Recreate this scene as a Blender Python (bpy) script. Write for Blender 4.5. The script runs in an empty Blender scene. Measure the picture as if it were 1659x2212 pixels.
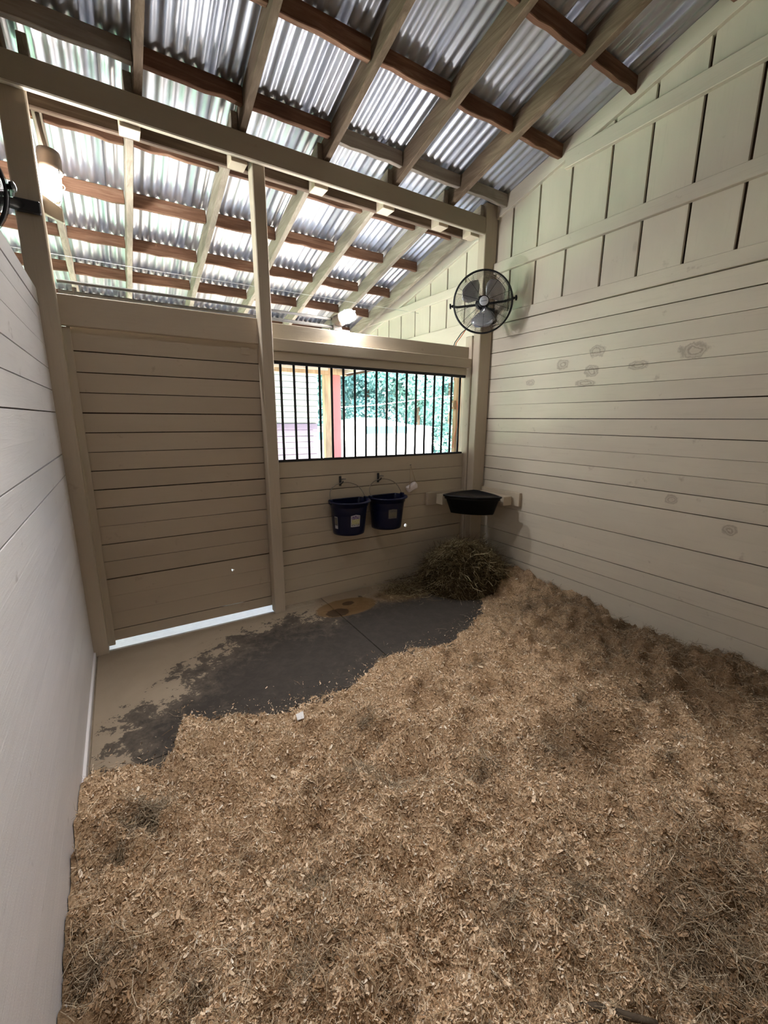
import bpy, bmesh, math, random
import numpy as np
from mathutils import Vector, Matrix
random.seed(7)
RNG = np.random.default_rng(11)
scene = bpy.context.scene
col = scene.collection

# ------------------------------------------------------------------ camera
W, H, FPX = 1659, 2212, 907.94
YAW, PITCH, ROLL = 0.55929826, 0.21757882, -0.00583909
CAM = Vector((0.0, 0.0, 1.6))
fw = Vector((math.sin(YAW) * math.cos(PITCH), math.cos(YAW) * math.cos(PITCH), -math.sin(PITCH)))
rt = Vector((math.cos(YAW), -math.sin(YAW), 0.0))
dn = fw.cross(rt)
rt2 = rt * math.cos(ROLL) + dn * math.sin(ROLL)
dn2 = dn * math.cos(ROLL) - rt * math.sin(ROLL)
cam_data = bpy.data.cameras.new('camera')
cam = bpy.data.objects.new('camera', cam_data)
col.objects.link(cam)
m = Matrix.Identity(4)
for i in range(3):
    m[i][0], m[i][1], m[i][2], m[i][3] = rt2[i], -dn2[i], -fw[i], CAM[i]
cam.matrix_world = m
cam_data.sensor_fit = 'VERTICAL'
cam_data.sensor_height = 24.0
cam_data.lens = FPX / H * 24.0
cam_data.clip_start = 0.02
cam_data.clip_end = 400
scene.camera = cam

# ------------------------------------------------------------------ world, sun, exposure
world = bpy.data.worlds.new('world')
scene.world = world
world.use_nodes = True
wn = world.node_tree
wn.nodes.clear()
sky = wn.nodes.new('ShaderNodeTexSky')
sky.sky_type = 'NISHITA'
sky.sun_disc = False
sky.sun_elevation = math.radians(54)
sky.sun_rotation = math.radians(-108)
sky.dust_density = 3.0
sky.air_density = 1.0
bg = wn.nodes.new('ShaderNodeBackground')
bg.inputs['Strength'].default_value = 0.36
wo = wn.nodes.new('ShaderNodeOutputWorld')
wn.links.new(sky.outputs[0], bg.inputs['Color'])
wn.links.new(bg.outputs[0], wo.inputs['Surface'])

sun_data = bpy.data.lights.new('sun', 'SUN')
sun_data.energy = 14.0
sun_data.angle = math.radians(1.0)
sun_data.color = (1.0, 0.96, 0.9)
sun = bpy.data.objects.new('sun', sun_data)
col.objects.link(sun)
sun_el, sun_az = math.radians(54), math.radians(-108)          # azimuth from +y towards +x
sdir = Vector((math.sin(sun_az) * math.cos(sun_el), math.cos(sun_az) * math.cos(sun_el), math.sin(sun_el)))
sun.rotation_euler = sdir.to_track_quat('Z', 'Y').to_euler()

vs = scene.view_settings
vs.view_transform = 'Standard'
vs.look = 'None'
vs.gamma = 1.0
vs.use_curve_mapping = False
vs.exposure = 2.5
scene.cycles.use_denoising = True
scene.cycles.use_adaptive_sampling = True
scene.cycles.adaptive_threshold = 0.12
scene.cycles.max_bounces = 6
scene.cycles.diffuse_bounces = 4
scene.cycles.glossy_bounces = 3
scene.cycles.sample_clamp_indirect = 6.0

# ------------------------------------------------------------------ node helper + materials
class NT:
    def __init__(s, name):
        s.m = bpy.data.materials.new(name)
        s.m.use_nodes = True
        s.t = s.m.node_tree
        s.t.nodes.clear()
        s.out = s.n('ShaderNodeOutputMaterial')
        s.p = s.n('ShaderNodeBsdfPrincipled')
        s.l(s.p.outputs[0], s.out.inputs[0])
    def n(s, typ, **kw):
        nd = s.t.nodes.new(typ)
        for k, v in kw.items():
            setattr(nd, k, v)
        return nd
    def l(s, a, b):
        s.t.links.new(a, b)
    def put(s, sock, v):
        if hasattr(v, 'is_output') or isinstance(v, bpy.types.NodeSocket):
            s.l(v, sock)
        else:
            sock.default_value = v
    def coord(s, kind='Object'):
        return s.n('ShaderNodeTexCoord').outputs[kind]
    def mapping(s, vec, scale=(1, 1, 1), loc=(0, 0, 0), rot=(0, 0, 0)):
        nd = s.n('ShaderNodeMapping')
        s.l(vec, nd.inputs['Vector'])
        nd.inputs['Scale'].default_value = scale
        s.put(nd.inputs['Location'], loc)
        nd.inputs['Rotation'].default_value = rot
        return nd.outputs[0]
    def noise(s, vec, scale=5, detail=4, rough=0.55, dist=0.0):
        nd = s.n('ShaderNodeTexNoise')
        s.l(vec, nd.inputs['Vector'])
        nd.inputs['Scale'].default_value = scale
        nd.inputs['Detail'].default_value = detail
        nd.inputs['Roughness'].default_value = rough
        nd.inputs['Distortion'].default_value = dist
        return nd.outputs['Fac']
    def ramp(s, fac, stops):
        nd = s.n('ShaderNodeValToRGB')
        cr = nd.color_ramp
        while len(cr.elements) < len(stops):
            cr.elements.new(0.5)
        for e, (p, c) in zip(cr.elements, stops):
            e.position = p
            e.color = (*c, 1) if not isinstance(c, (int, float)) else (c, c, c, 1)
        s.l(fac, nd.inputs[0])
        return nd.outputs[0]
    def math(s, op, a, b=0.0, c=0.0, clamp=False):
        nd = s.n('ShaderNodeMath', operation=op)
        nd.use_clamp = clamp
        s.put(nd.inputs[0], a)
        s.put(nd.inputs[1], b)
        s.put(nd.inputs[2], c)
        return nd.outputs[0]
    def vmath(s, op, a, b=(0, 0, 0)):
        nd = s.n('ShaderNodeVectorMath', operation=op)
        s.put(nd.inputs[0], a)
        s.put(nd.inputs[1], b)
        return nd.outputs['Value'] if op == 'LENGTH' else nd.outputs[0]
    def mix(s, fac, a, b, mode='MIX'):
        nd = s.n('ShaderNodeMix', data_type='RGBA', blend_type=mode)
        s.put(nd.inputs[0], fac)
        s.put(nd.inputs[6], a if not isinstance(a, tuple) or len(a) == 4 else (*a, 1))
        s.put(nd.inputs[7], b if not isinstance(b, tuple) or len(b) == 4 else (*b, 1))
        return nd.outputs[2]
    def bump(s, h, strength=0.3, dist=0.01):
        nd = s.n('ShaderNodeBump')
        nd.inputs['Strength'].default_value = strength
        nd.inputs['Distance'].default_value = dist
        s.l(h, nd.inputs['Height'])
        s.l(nd.outputs[0], s.p.inputs['Normal'])
    def set(s, color=None, rough=None, metal=None, spec=None):
        if color is not None:
            s.put(s.p.inputs['Base Color'], (*color, 1) if isinstance(color, tuple) and len(color) == 3 else color)
        if rough is not None:
            s.put(s.p.inputs['Roughness'], rough)
        if metal is not None:
            s.p.inputs['Metallic'].default_value = metal
        if spec is not None:
            s.p.inputs['Specular IOR Level'].default_value = spec
        return s.m
    def varied(s, vec):
        """shift texture space per object so that no two boards repeat"""
        oi = s.n('ShaderNodeObjectInfo')
        v = s.n('ShaderNodeCombineXYZ')
        for k, f in enumerate((37.0, 53.0, 71.0)):
            s.l(s.math('MULTIPLY', oi.outputs['Random'], f), v.inputs[k])
        return s.vmath('ADD', vec, v.outputs[0]), oi.outputs['Random']

AX = {'x': (0.06, 1, 1), 'y': (1, 0.06, 1), 'z': (1, 1, 0.06)}

def paint(name, axis, base, dirt=(0.30, 0.23, 0.16), amount=0.35, rough=0.62, knots=(), stain=None):
    """old oil paint on sawn boards: faint grain along the axis, grime, knots bleeding through"""
    t = NT(name)
    obj = t.coord()
    vec, rnd = t.varied(obj)
    grain = t.noise(t.mapping(vec, AX[axis]), 55, 3, 0.6, 0.6)
    big = t.noise(t.mapping(vec, tuple(max(a, 0.35) for a in AX[axis])), 2.2, 4, 0.6)
    fine = t.noise(vec, 260, 2, 0.5)
    c = t.mix(t.ramp(big, [(0.35, 0.0), (0.75, 1.0)]), base, tuple(b * 0.86 for b in base))
    c = t.mix(t.math('MULTIPLY', t.ramp(grain, [(0.56, 0.0), (0.74, 1.0)]), amount), c, tuple(0.55 * b + 0.45 * d for b, d in zip(base, dirt)))
    c = t.mix(t.math('MULTIPLY', rnd, 0.12), c, tuple(b * 0.72 for b in base))
    sp = t.noise(vec, 9, 3, 0.7)
    c = t.mix(t.math('MULTIPLY', t.ramp(sp, [(0.66, 0.0), (0.76, 1.0)]), 0.45), c, dirt)
    # small random knots
    vo = t.n('ShaderNodeTexVoronoi')
    t.l(t.mapping(vec, tuple(max(a, 0.55) for a in AX[axis])), vo.inputs['Vector'])
    vo.inputs['Scale'].default_value = 2.6
    kn = t.ramp(vo.outputs['Distance'], [(0.0, 1.0), (0.035, 0.75), (0.06, 0.0)])
    gate = t.ramp(big, [(0.48, 0.0), (0.54, 1.0)])
    c = t.mix(t.math('MULTIPLY', t.math('MULTIPLY', kn, gate), 0.6), c, dirt)
    wob = t.noise(obj, 22, 3, 0.6) if knots else None
    for (px, py, pz, a, b) in knots:
        d = t.vmath('SUBTRACT', obj, (px, py, pz))
        d = t.vmath('MULTIPLY', d, (0.0, 1.0 / a, 1.0 / b))
        r = t.math('ADD', t.vmath('LENGTH', d), t.math('MULTIPLY', t.math('SUBTRACT', wob, 0.5), 1.1))
        ring = t.ramp(r, [(0.0, 0.35), (0.28, 0.2), (0.42, 0.85), (0.6, 0.25), (0.78, 0.7), (1.0, 0.0)])
        c = t.mix(t.math('MULTIPLY', ring, 0.8), c, (0.22, 0.16, 0.12))
    if stain:
        c = stain(t, obj, c)
    h = t.math('ADD', grain, t.math('MULTIPLY', fine, 0.4))
    t.bump(h, 0.22, 0.004)
    return t.set(c, t.math('ADD', t.math('MULTIPLY', big, 0.25), rough - 0.12), 0.0, 0.4)

def timber(name, axis, a, b, c3, scale=28, rough=0.85):
    """bare weathered timber"""
    t = NT(name)
    vec, rnd = t.varied(t.coord())
    g = t.noise(t.mapping(vec, AX[axis]), scale, 6, 0.65, 1.2)
    s2 = t.noise(t.mapping(vec, tuple(max(q, 0.3) for q in AX[axis])), 5, 3, 0.6)
    c = t.ramp(g, [(0.3, a), (0.52, b), (0.72, c3)])
    c = t.mix(t.ramp(s2, [(0.42, 0.0), (0.7, 0.75)]), c, tuple(q * 0.45 for q in a))
    c = t.mix(t.math('MULTIPLY', rnd, 0.35), c, tuple(q * 0.6 for q in b))
    t.bump(g, 0.5, 0.006)
    return t.set(c, rough, 0.0, 0.2)

def plain(name, color, rough=0.5, metal=0.0, spec=0.5, speck=0.0):
    t = NT(name)
    c = color
    if speck:
        c = t.mix(t.math('MULTIPLY', t.ramp(t.noise(t.coord(), 30, 4, 0.6), [(0.4, 0.0), (0.7, 1.0)]), speck), color, tuple(q * 0.4 for q in color))
    return t.set(c, rough, metal, spec)

BEIGE = (0.67, 0.60, 0.48)
M = {}
M['paint_x'] = paint('beige_paint_along_x', 'x', (0.57, 0.485, 0.365))
M['paint_y'] = paint('beige_paint_along_y', 'y', BEIGE, amount=0.3, knots=[
    (3.33, 2.12, 2.14, .075, .05), (3.33, 2.42, 2.07, .065, .045), (3.33, 2.15, 1.99, .07, .05), (3.33, 1.43, 2.06, .10, .055),
    (3.33, 2.75, 1.94, .06, .03), (3.33, 1.78, 2.0, .08, .035), (3.33, 2.2, 1.9, .1, .03), (3.33, 1.42, 1.05, .05, .04), (3.33, 1.06, 0.9, .045, .04)])
M['paint_left'] = paint('white_paint_left_boards', 'y', (0.77, 0.74, 0.735), dirt=(0.28, 0.24, 0.22), amount=0.22, rough=0.5)
M['paint_z'] = paint('beige_paint_along_z', 'z', BEIGE, dirt=(0.42, 0.38, 0.28), amount=0.35)
M['paint_door'] = paint('tan_paint_door', 'x', (0.53, 0.435, 0.32), amount=0.25)
M['paint_post'] = paint('tan_paint_post', 'z', (0.54, 0.455, 0.345), amount=0.5)
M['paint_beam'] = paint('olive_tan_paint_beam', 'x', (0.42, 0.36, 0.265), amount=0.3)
M['dark_backing'] = timber('dark_rough_backing', 'z', (0.05, 0.03, 0.02), (0.09, 0.055, 0.035), (0.13, 0.08, 0.05))
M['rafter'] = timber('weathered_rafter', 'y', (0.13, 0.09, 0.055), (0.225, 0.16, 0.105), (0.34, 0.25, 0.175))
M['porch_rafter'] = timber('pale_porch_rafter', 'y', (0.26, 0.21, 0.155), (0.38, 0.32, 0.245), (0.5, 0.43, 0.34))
M['purlin'] = timber('red_brown_purlin', 'x', (0.12, 0.055, 0.03), (0.24, 0.125, 0.075), (0.36, 0.23, 0.15))
M['brown_beam'] = timber('brown_beam_wood', 'x', (0.10, 0.065, 0.045), (0.17, 0.115, 0.08), (0.25, 0.18, 0.13))
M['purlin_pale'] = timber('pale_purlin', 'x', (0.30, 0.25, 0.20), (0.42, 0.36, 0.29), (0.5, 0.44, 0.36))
M['tan_wood'] = timber('tan_post_wood', 'z', (0.36, 0.24, 0.13), (0.5, 0.36, 0.21), (0.6, 0.46, 0.3))
M['red_paint'] = paint('faded_red_paint', 'z', (0.62, 0.16, 0.14), dirt=(0.3, 0.1, 0.08))
M['black_iron'] = plain('black_iron', (0.018, 0.018, 0.02), 0.5, 0.0, 0.4, 0.2)
M['black_plastic'] = plain('black_plastic', (0.005, 0.005, 0.006), 0.42, 0, 0.25)
M['blue_plastic'] = plain('navy_plastic', (0.003, 0.006, 0.034), 0.34, 0, 0.35)
M['wire'] = plain('galvanised_wire', (0.30, 0.26, 0.21), 0.45, 0.6)
M['silver'] = plain('brushed_silver_blade', (0.62, 0.63, 0.66), 0.32, 0.85)
M['badge'] = plain('pale_badge', (0.72, 0.74, 0.8), 0.35, 0.3)
M['badge_line'] = plain('grey_badge_line', (0.3, 0.32, 0.4), 0.5)
M['grey_pipe'] = plain('grey_conduit', (0.16, 0.145, 0.13), 0.65, 0.1, 0.3, 0.3)
M['white_string'] = plain('white_string', (0.8, 0.8, 0.78), 0.7)
M['rope'] = plain('tan_rope', (0.45, 0.34, 0.22), 0.9)
M['orange_cord'] = plain('rust_orange_cord', (0.55, 0.13, 0.05), 0.5)
M['salt'] = plain('salt_block_white', (0.82, 0.74, 0.72), 0.55, 0, 0.5, 0.15)
M['lamp_metal'] = plain('brown_lamp_metal', (0.16, 0.12, 0.09), 0.5, 0.5)
M['chrome'] = plain('lamp_guard_steel', (0.6, 0.58, 0.55), 0.35, 0.9)
M['steel_dark'] = plain('screw_steel', (0.25, 0.24, 0.23), 0.5, 0.7)

def lamp_glass():
    t = NT('glowing_lamp_glass')
    e = t.n('ShaderNodeEmission')
    e.inputs['Color'].default_value = (0.97, 0.97, 1.0, 1)
    e.inputs['Strength'].default_value = 70.0
    t.l(e.outputs[0], t.out.inputs[0])
    return t.m
M['lamp_glass'] = lamp_glass()

def roof_metal():
    t = NT('galvanised_corrugated_sheet')
    vec, rnd = t.varied(t.coord())
    n1 = t.noise(t.mapping(vec, (1, 0.25, 1)), 6, 4, 0.6)
    n2 = t.noise(vec, 90, 2, 0.5)
    c = t.ramp(n1, [(0.3, (0.50, 0.505, 0.52)), (0.7, (0.66, 0.665, 0.68))])
    c = t.mix(t.math('MULTIPLY', rnd, 0.3), c, (0.42, 0.42, 0.44))
    r = t.ramp(n1, [(0.3, 0.36), (0.7, 0.5)])
    t.bump(n2, 0.05, 0.002)
    return t.set(c, r, 0.8, 0.5)
M['roof_metal'] = roof_metal()

def mat_rubber():
    """black rubber mats under sandy dust: thick along the walls, scraped off where the horse walks, damp by the buckets"""
    t = NT('dusty_rubber_mat')
    obj = t.coord()
    sx = t.n('ShaderNodeSeparateXYZ')
    t.l(obj, sx.inputs[0])
    x, y = sx.outputs[0], sx.outputs[1]
    big = t.noise(obj, 3.2, 5, 0.62, 0.8)
    mid = t.noise(obj, 16, 5, 0.7, 0.5)
    # distance from the bare patch (two overlapping ellipses of worn rubber)
    def ell(cx, cy, a, b):
        d = t.vmath('SUBTRACT', obj, (cx, cy, 0))
        return t.vmath('LENGTH', t.vmath('MULTIPLY', d, (1 / a, 1 / b, 0)))
    bare = t.math('MINIMUM', ell(0.78, 2.42, 0.82, 0.62), ell(1.75, 2.5, 0.95, 0.46))
    bare = t.math('MINIMUM', bare, ell(0.15, 2.2, 0.45, 0.45))
    f = t.math('ADD', bare, t.math('MULTIPLY', t.math('SUBTRACT', big, 0.5), 1.5))
    f = t.math('ADD', f, t.math('MULTIPLY', t.math('SUBTRACT', mid, 0.5), 1.3))
    fine = t.noise(obj, 70, 4, 0.7)
    f = t.math('ADD', f, t.math('MULTIPLY', t.math('SUBTRACT', 0.55, x), 0.30))
    f = t.math('ADD', f, t.math('MULTIPLY', t.math('SUBTRACT', fine, 0.5), 0.5))
    dust = t.ramp(f, [(0.5, 0.07), (0.95, 0.26), (1.25, 0.55), (1.7, 0.95)])
    rub = t.mix(t.ramp(mid, [(0.4, 0.0), (0.8, 1.0)]), (0.022, 0.019, 0.0175), (0.05, 0.042, 0.036))
    sand = t.mix(big, (0.27, 0.21, 0.145), (0.38, 0.305, 0.22))
    c = t.mix(dust, rub, sand)
    damp = t.math('ADD', ell(1.56, 3.10, 0.30, 0.17), t.math('MULTIPLY', t.math('SUBTRACT', mid, 0.5), 0.25))
    c = t.mix(t.ramp(damp, [(0.9, 0.9), (1.0, 0.0)]), c, (0.20, 0.115, 0.045))
    d2 = t.math('MINIMUM', ell(1.44, 3.04, 0.11, 0.075), ell(1.60, 3.16, 0.06, 0.04))
    d2 = t.math('ADD', d2, t.math('MULTIPLY', t.math('SUBTRACT', mid, 0.5), 0.5))
    c = t.mix(t.ramp(d2, [(0.9, 0.9), (1.05, 0.0)]), c, (0.05, 0.027, 0.012))
    d3 = t.math('ADD', ell(2.2, 3.1, 0.42, 0.2), t.math('MULTIPLY', t.math('SUBTRACT', big, 0.5), 0.6))
    c = t.mix(t.ramp(d3, [(0.7, 0.8), (1.05, 0.0)]), c, (0.16, 0.095, 0.04))
    t.bump(mid, 0.4, 0.006)
    return t.set(c, 0.72, 0, 0.35)
M['rubber'] = mat_rubber()
M['dirt_floor'] = NT('packed_sand_floor').m
def _dirt():
    t = NT('sandy_concrete')
    n = t.noise(t.coord(), 9, 6, 0.7)
    c = t.ramp(n, [(0.3, (0.27, 0.21, 0.15)), (0.7, (0.42, 0.35, 0.26))])
    t.bump(n, 0.4, 0.01)
    return t.set(c, 0.9, 0, 0.2)
M['dirt_floor'] = _dirt()

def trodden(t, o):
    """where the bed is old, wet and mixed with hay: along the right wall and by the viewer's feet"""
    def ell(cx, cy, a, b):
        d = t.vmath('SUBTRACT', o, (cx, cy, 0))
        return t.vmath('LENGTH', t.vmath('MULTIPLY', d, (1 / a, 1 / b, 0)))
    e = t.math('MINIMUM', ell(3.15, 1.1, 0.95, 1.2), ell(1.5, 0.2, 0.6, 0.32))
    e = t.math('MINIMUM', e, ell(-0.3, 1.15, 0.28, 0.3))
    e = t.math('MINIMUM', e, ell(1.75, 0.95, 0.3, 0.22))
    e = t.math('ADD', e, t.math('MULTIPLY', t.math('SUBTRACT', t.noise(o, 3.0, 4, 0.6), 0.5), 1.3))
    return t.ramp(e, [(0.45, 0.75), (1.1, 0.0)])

def bedding_base():
    t = NT('wood_shavings_base')
    o = t.coord()
    n1 = t.noise(o, 4, 4, 0.6)
    n2 = t.noise(o, 120, 4, 0.7)
    n3 = t.noise(o, 420, 2, 0.6)
    c = t.ramp(n2, [(0.3, (0.22, 0.125, 0.058)), (0.5, (0.63, 0.435, 0.26)), (0.7, (0.90, 0.69, 0.47))])
    n4 = t.noise(o, 11, 4, 0.65)
    c = t.mix(t.ramp(n1, [(0.5, 0.0), (0.75, 0.55)]), c, (0.28, 0.165, 0.085))
    c = t.mix(t.ramp(n4, [(0.54, 0.0), (0.72, 0.85)]), c, (0.15, 0.08, 0.038))
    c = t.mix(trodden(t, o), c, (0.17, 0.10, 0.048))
    h = t.math('ADD', n2, t.math('MULTIPLY', n3, 0.5))
    t.bump(h, 0.9, 0.01)
    return t.set(c, 0.9, 0, 0.2)
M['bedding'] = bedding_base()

def islands(name, stops, rough=0.75, patch=None):
    """each loose flake or stem gets its own tone"""
    t = NT(name)
    g = t.n('ShaderNodeNewGeometry')
    c = t.ramp(g.outputs['Random Per Island'], stops)
    if patch:
        n1 = t.noise(t.coord(), 4, 4, 0.6)
        n4 = t.noise(t.coord(), 11, 4, 0.65)
        c = t.mix(t.ramp(n1, [(0.5, 0.0), (0.75, 0.5)]), c, patch)
        c = t.mix(t.ramp(n4, [(0.54, 0.0), (0.72, 0.75)]), c, tuple(0.5 * q for q in patch))
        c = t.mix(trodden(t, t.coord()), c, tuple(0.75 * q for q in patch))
    return t.set(c, rough, 0, 0.3)
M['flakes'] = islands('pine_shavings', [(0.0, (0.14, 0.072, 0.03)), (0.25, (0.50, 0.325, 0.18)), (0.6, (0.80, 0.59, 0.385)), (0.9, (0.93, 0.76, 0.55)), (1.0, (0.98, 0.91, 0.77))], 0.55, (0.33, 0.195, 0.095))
M['straw'] = islands('loose_hay_stems', [(0.0, (0.17, 0.105, 0.05)), (0.4, (0.34, 0.24, 0.14)), (0.8, (0.55, 0.44, 0.28)), (1.0, (0.85, 0.74, 0.55))])
M['clump'] = islands('dark_hay_clump', [(0.0, (0.08, 0.05, 0.028)), (0.5, (0.2, 0.14, 0.08)), (1.0, (0.5, 0.42, 0.3))])
M['hay'] = islands('green_brown_hay', [(0.0, (0.035, 0.02, 0.008)), (0.4, (0.12, 0.082, 0.034)), (0.7, (0.28, 0.21, 0.1)), (1.0, (0.72, 0.62, 0.38))])
M['hay_core'] = plain('hay_core', (0.05, 0.032, 0.014), 0.95, 0, 0.1)

def ground_mat():
    t = NT('bright_sandy_ground')
    o = t.coord()
    n = t.noise(o, 0.35, 5, 0.6)
    n2 = t.noise(o, 12, 4, 0.6)
    c = t.ramp(n2, [(0.3, (0.58, 0.53, 0.46)), (0.7, (0.72, 0.67, 0.59))])
    sx = t.n('ShaderNodeSeparateXYZ')
    t.l(o, sx.inputs[0])
    gfac = t.ramp(t.math('ADD', t.math('MULTIPLY', sx.outputs[0], 0.25), t.math('MULTIPLY', n, 0.6)), [(0.0, 1.0), (0.25, 0.0)])
    far = t.ramp(t.math('MULTIPLY', sx.outputs[1], 0.1), [(0.68, 0.0), (0.74, 1.0)])
    c = t.mix(t.math('MULTIPLY', gfac, far), c, (0.22, 0.46, 0.30))
    return t.set(c, 0.95, 0, 0.1)
M['ground'] = ground_mat()
M['slab'] = plain('pale_concrete', (0.85, 0.83, 0.79), 0.8, 0, 0.2, 0.12)
M['log_white'] = paint('white_log_paint', 'x', (0.24, 0.26, 0.22), dirt=(0.04, 0.04, 0.035), amount=0.8)
M['log_grey'] = paint('weathered_grey_siding', 'x', (0.085, 0.07, 0.09), dirt=(0.02, 0.017, 0.025), amount=0.9)
M['white_roof'] = plain('white_sheet_roof', (0.6, 0.57, 0.56), 0.6)
M['teal_wall'] = plain('pale_teal_wall', (0.035, 0.17, 0.18), 0.6)
M['white_wall'] = plain('white_wall', (0.8, 0.78, 0.76), 0.7)
M['bark'] = timber('bark', 'z', (0.07, 0.05, 0.035), (0.13, 0.1, 0.07), (0.2, 0.16, 0.12))
def leaf(name, stops):
    m_ = islands(name, stops, 0.6)
    nt = m_.node_tree
    tr = nt.nodes.new('ShaderNodeBsdfTranslucent')
    mx = nt.nodes.new('ShaderNodeMixShader')
    mx.inputs[0].default_value = 0.45
    pr = [n for n in nt.nodes if n.type == 'BSDF_PRINCIPLED'][0]
    ou = [n for n in nt.nodes if n.type == 'OUTPUT_MATERIAL'][0]
    nt.links.new(pr.inputs['Base Color'].links[0].from_socket, tr.inputs['Color'])
    nt.links.new(pr.outputs[0], mx.inputs[1]); nt.links.new(tr.outputs[0], mx.inputs[2]); nt.links.new(mx.outputs[0], ou.inputs[0])
    return m_
M['leaf_a'] = leaf('leaves_deep_green', [(0.0, (0.06, 0.16, 0.16)), (0.6, (0.12, 0.26, 0.25)), (1.0, (0.24, 0.4, 0.38))])
M['leaf_b'] = leaf('leaves_mid_green', [(0.0, (0.09, 0.22, 0.19)), (0.6, (0.18, 0.34, 0.3)), (1.0, (0.34, 0.5, 0.46))])

def sticker(name, border, top, mid, low):
    """printed sticker: bands of colour and small dark marks, too small in the photo to read"""
    t = NT(name)
    o = t.coord('Generated')
    sx = t.n('ShaderNodeSeparateXYZ')
    t.l(o, sx.inputs[0])
    c = t.ramp(sx.outputs[2], [(0.0, low), (0.3, mid), (0.62, mid), (0.7, top), (1.0, top)])
    marks = t.ramp(t.noise(t.mapping(o, (9, 9, 16)), 1.0, 2, 0.5), [(0.5, 0.0), (0.58, 0.8)])
    c = t.mix(marks, c, border)
    return t.set(c, 0.4)
M['sticker_a'] = sticker('bucket_sticker_bright', (0.6, 0.6, 0.6), (0.12, 0.07, 0.22), (0.45, 0.42, 0.12), (0.1, 0.1, 0.22))
M['sticker_b'] = sticker('bucket_sticker_dull', (0.2, 0.19, 0.16), (0.11, 0.11, 0.11), (0.17, 0.15, 0.11), (0.09, 0.09, 0.12))
M['sticker_edge'] = plain('sticker_white_edge', (0.55, 0.55, 0.58), 0.5)

# ------------------------------------------------------------------ mesh helpers
class MB:
    def __init__(s):
        s.v, s.f = [], []
    def add(s, vs, fs):
        b = len(s.v)
        s.v += [tuple(q) for q in vs]
        s.f += [tuple(b + i for i in f) for f in fs]
        return s
    def box(s, x0, x1, y0, y1, z0, z1):
        vs = [(x, y, z) for x in (x0, x1) for y in (y0, y1) for z in (z0, z1)]
        return s.add(vs, [(0, 1, 3, 2), (4, 6, 7, 5), (0, 4, 5, 1), (2, 3, 7, 6), (0, 2, 6, 4), (1, 5, 7, 3)])
    def tube(s, pts, r, n=6, closed=False, caps=True):
        pts = [Vector(p) for p in pts]
        k = len(pts)
        rs = r if isinstance(r, (list, tuple)) else [r] * k
        ring = []
        prev = None
        for i, p in enumerate(pts):
            if closed:
                d = pts[(i + 1) % k] - pts[i - 1]
            else:
                d = pts[min(i + 1, k - 1)] - pts[max(i - 1, 0)]
            d.normalize()
            if prev is None:
                a = Vector((0, 0, 1)) if abs(d.z) < 0.9 else Vector((1, 0, 0))
                u = d.cross(a).normalized()
            else:
                u = (prev - d * prev.dot(d)).normalized()
            prev = u
            w = d.cross(u)
            ring.append([p + (u * math.cos(2 * math.pi * j / n) + w * math.sin(2 * math.pi * j / n)) * rs[i] for j in range(n)])
        vs = [q for rg in ring for q in rg]
        fs = []
        for i in range(k if closed else k - 1):
            a, b = i * n, ((i + 1) % k) * n
            for j in range(n):
                fs.append((a + j, a + (j + 1) % n, b + (j + 1) % n, b + j))
        if caps and not closed:
            fs.append(tuple(range(n))[::-1])
            fs.append(tuple((k - 1) * n + j for j in range(n)))
        return s.add(vs, fs)
    def lathe(s, prof, n=24, c=(0, 0, 0), axis=None):
        """profile of (radius, height) round a local z axis"""
        mat = axis or Matrix.Identity(3)
        vs, fs = [], []
        for (r, h) in prof:
            for j in range(n):
                a = 2 * math.pi * j / n
                vs.append(Vector(c) + mat @ Vector((r * math.cos(a), r * math.sin(a), h)))
        for i in range(len(prof) - 1):
            for j in range(n):
                fs.append((i * n + j, i * n + (j + 1) % n, (i + 1) * n + (j + 1) % n, (i + 1) * n + j))
        fs.append(tuple(range(n))[::-1])
        fs.append(tuple((len(prof) - 1) * n + j for j in range(n)))
        return s.add(vs, fs)
    def build(s, name, mat, parent=None, smooth=False, bevel=0.0):
        me = bpy.data.meshes.new(name)
        me.from_pydata(s.v, [], s.f)
        bm = bmesh.new()
        bm.from_mesh(me)
        if bevel:
            bmesh.ops.bevel(bm, geom=list(bm.edges), offset=bevel, segments=1, affect='EDGES', profile=0.5)
        bmesh.ops.recalc_face_normals(bm, faces=bm.faces)
        bm.to_mesh(me)
        bm.free()
        if smooth:
            for p in me.polygons:
                p.use_smooth = True
        me.materials.append(M[mat] if isinstance(mat, str) else mat)
        o = bpy.data.objects.new(name, me)
        col.objects.link(o)
        if parent:
            o.parent = parent
        return o

def fast(name, verts, faces, mat, parent=None, smooth=False):
    me = bpy.data.meshes.new(name)
    verts = np.asarray(verts, dtype=np.float32).reshape(-1, 3)
    faces = np.asarray(faces, dtype=np.int32)
    k = faces.shape[1]
    me.vertices.add(len(verts))
    me.vertices.foreach_set('co', verts.ravel())
    me.loops.add(faces.size)
    me.loops.foreach_set('vertex_index', faces.ravel())
    me.polygons.add(len(faces))
    me.polygons.foreach_set('loop_start', np.arange(0, faces.size, k, dtype=np.int32))
    me.polygons.foreach_set('loop_total', np.full(len(faces), k, dtype=np.int32))
    me.update(calc_edges=True)
    if smooth:
        me.polygons.foreach_set('use_smooth', np.ones(len(faces), dtype=bool))
    me.materials.append(M[mat])
    o = bpy.data.objects.new(name, me)
    col.objects.link(o)
    if parent:
        o.parent = parent
    return o

def empty(name, loc=(0, 0, 0)):
    o = bpy.data.objects.new(name, None)
    o.location = loc
    o.empty_display_size = 0.1
    col.objects.link(o)
    return o

def tag(o, label=None, cat=None, group=None, kind=None):
    if label: o['label'] = label
    if cat: o['category'] = cat
    if group: o['group'] = group
    if kind: o['kind'] = kind
    return o

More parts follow.
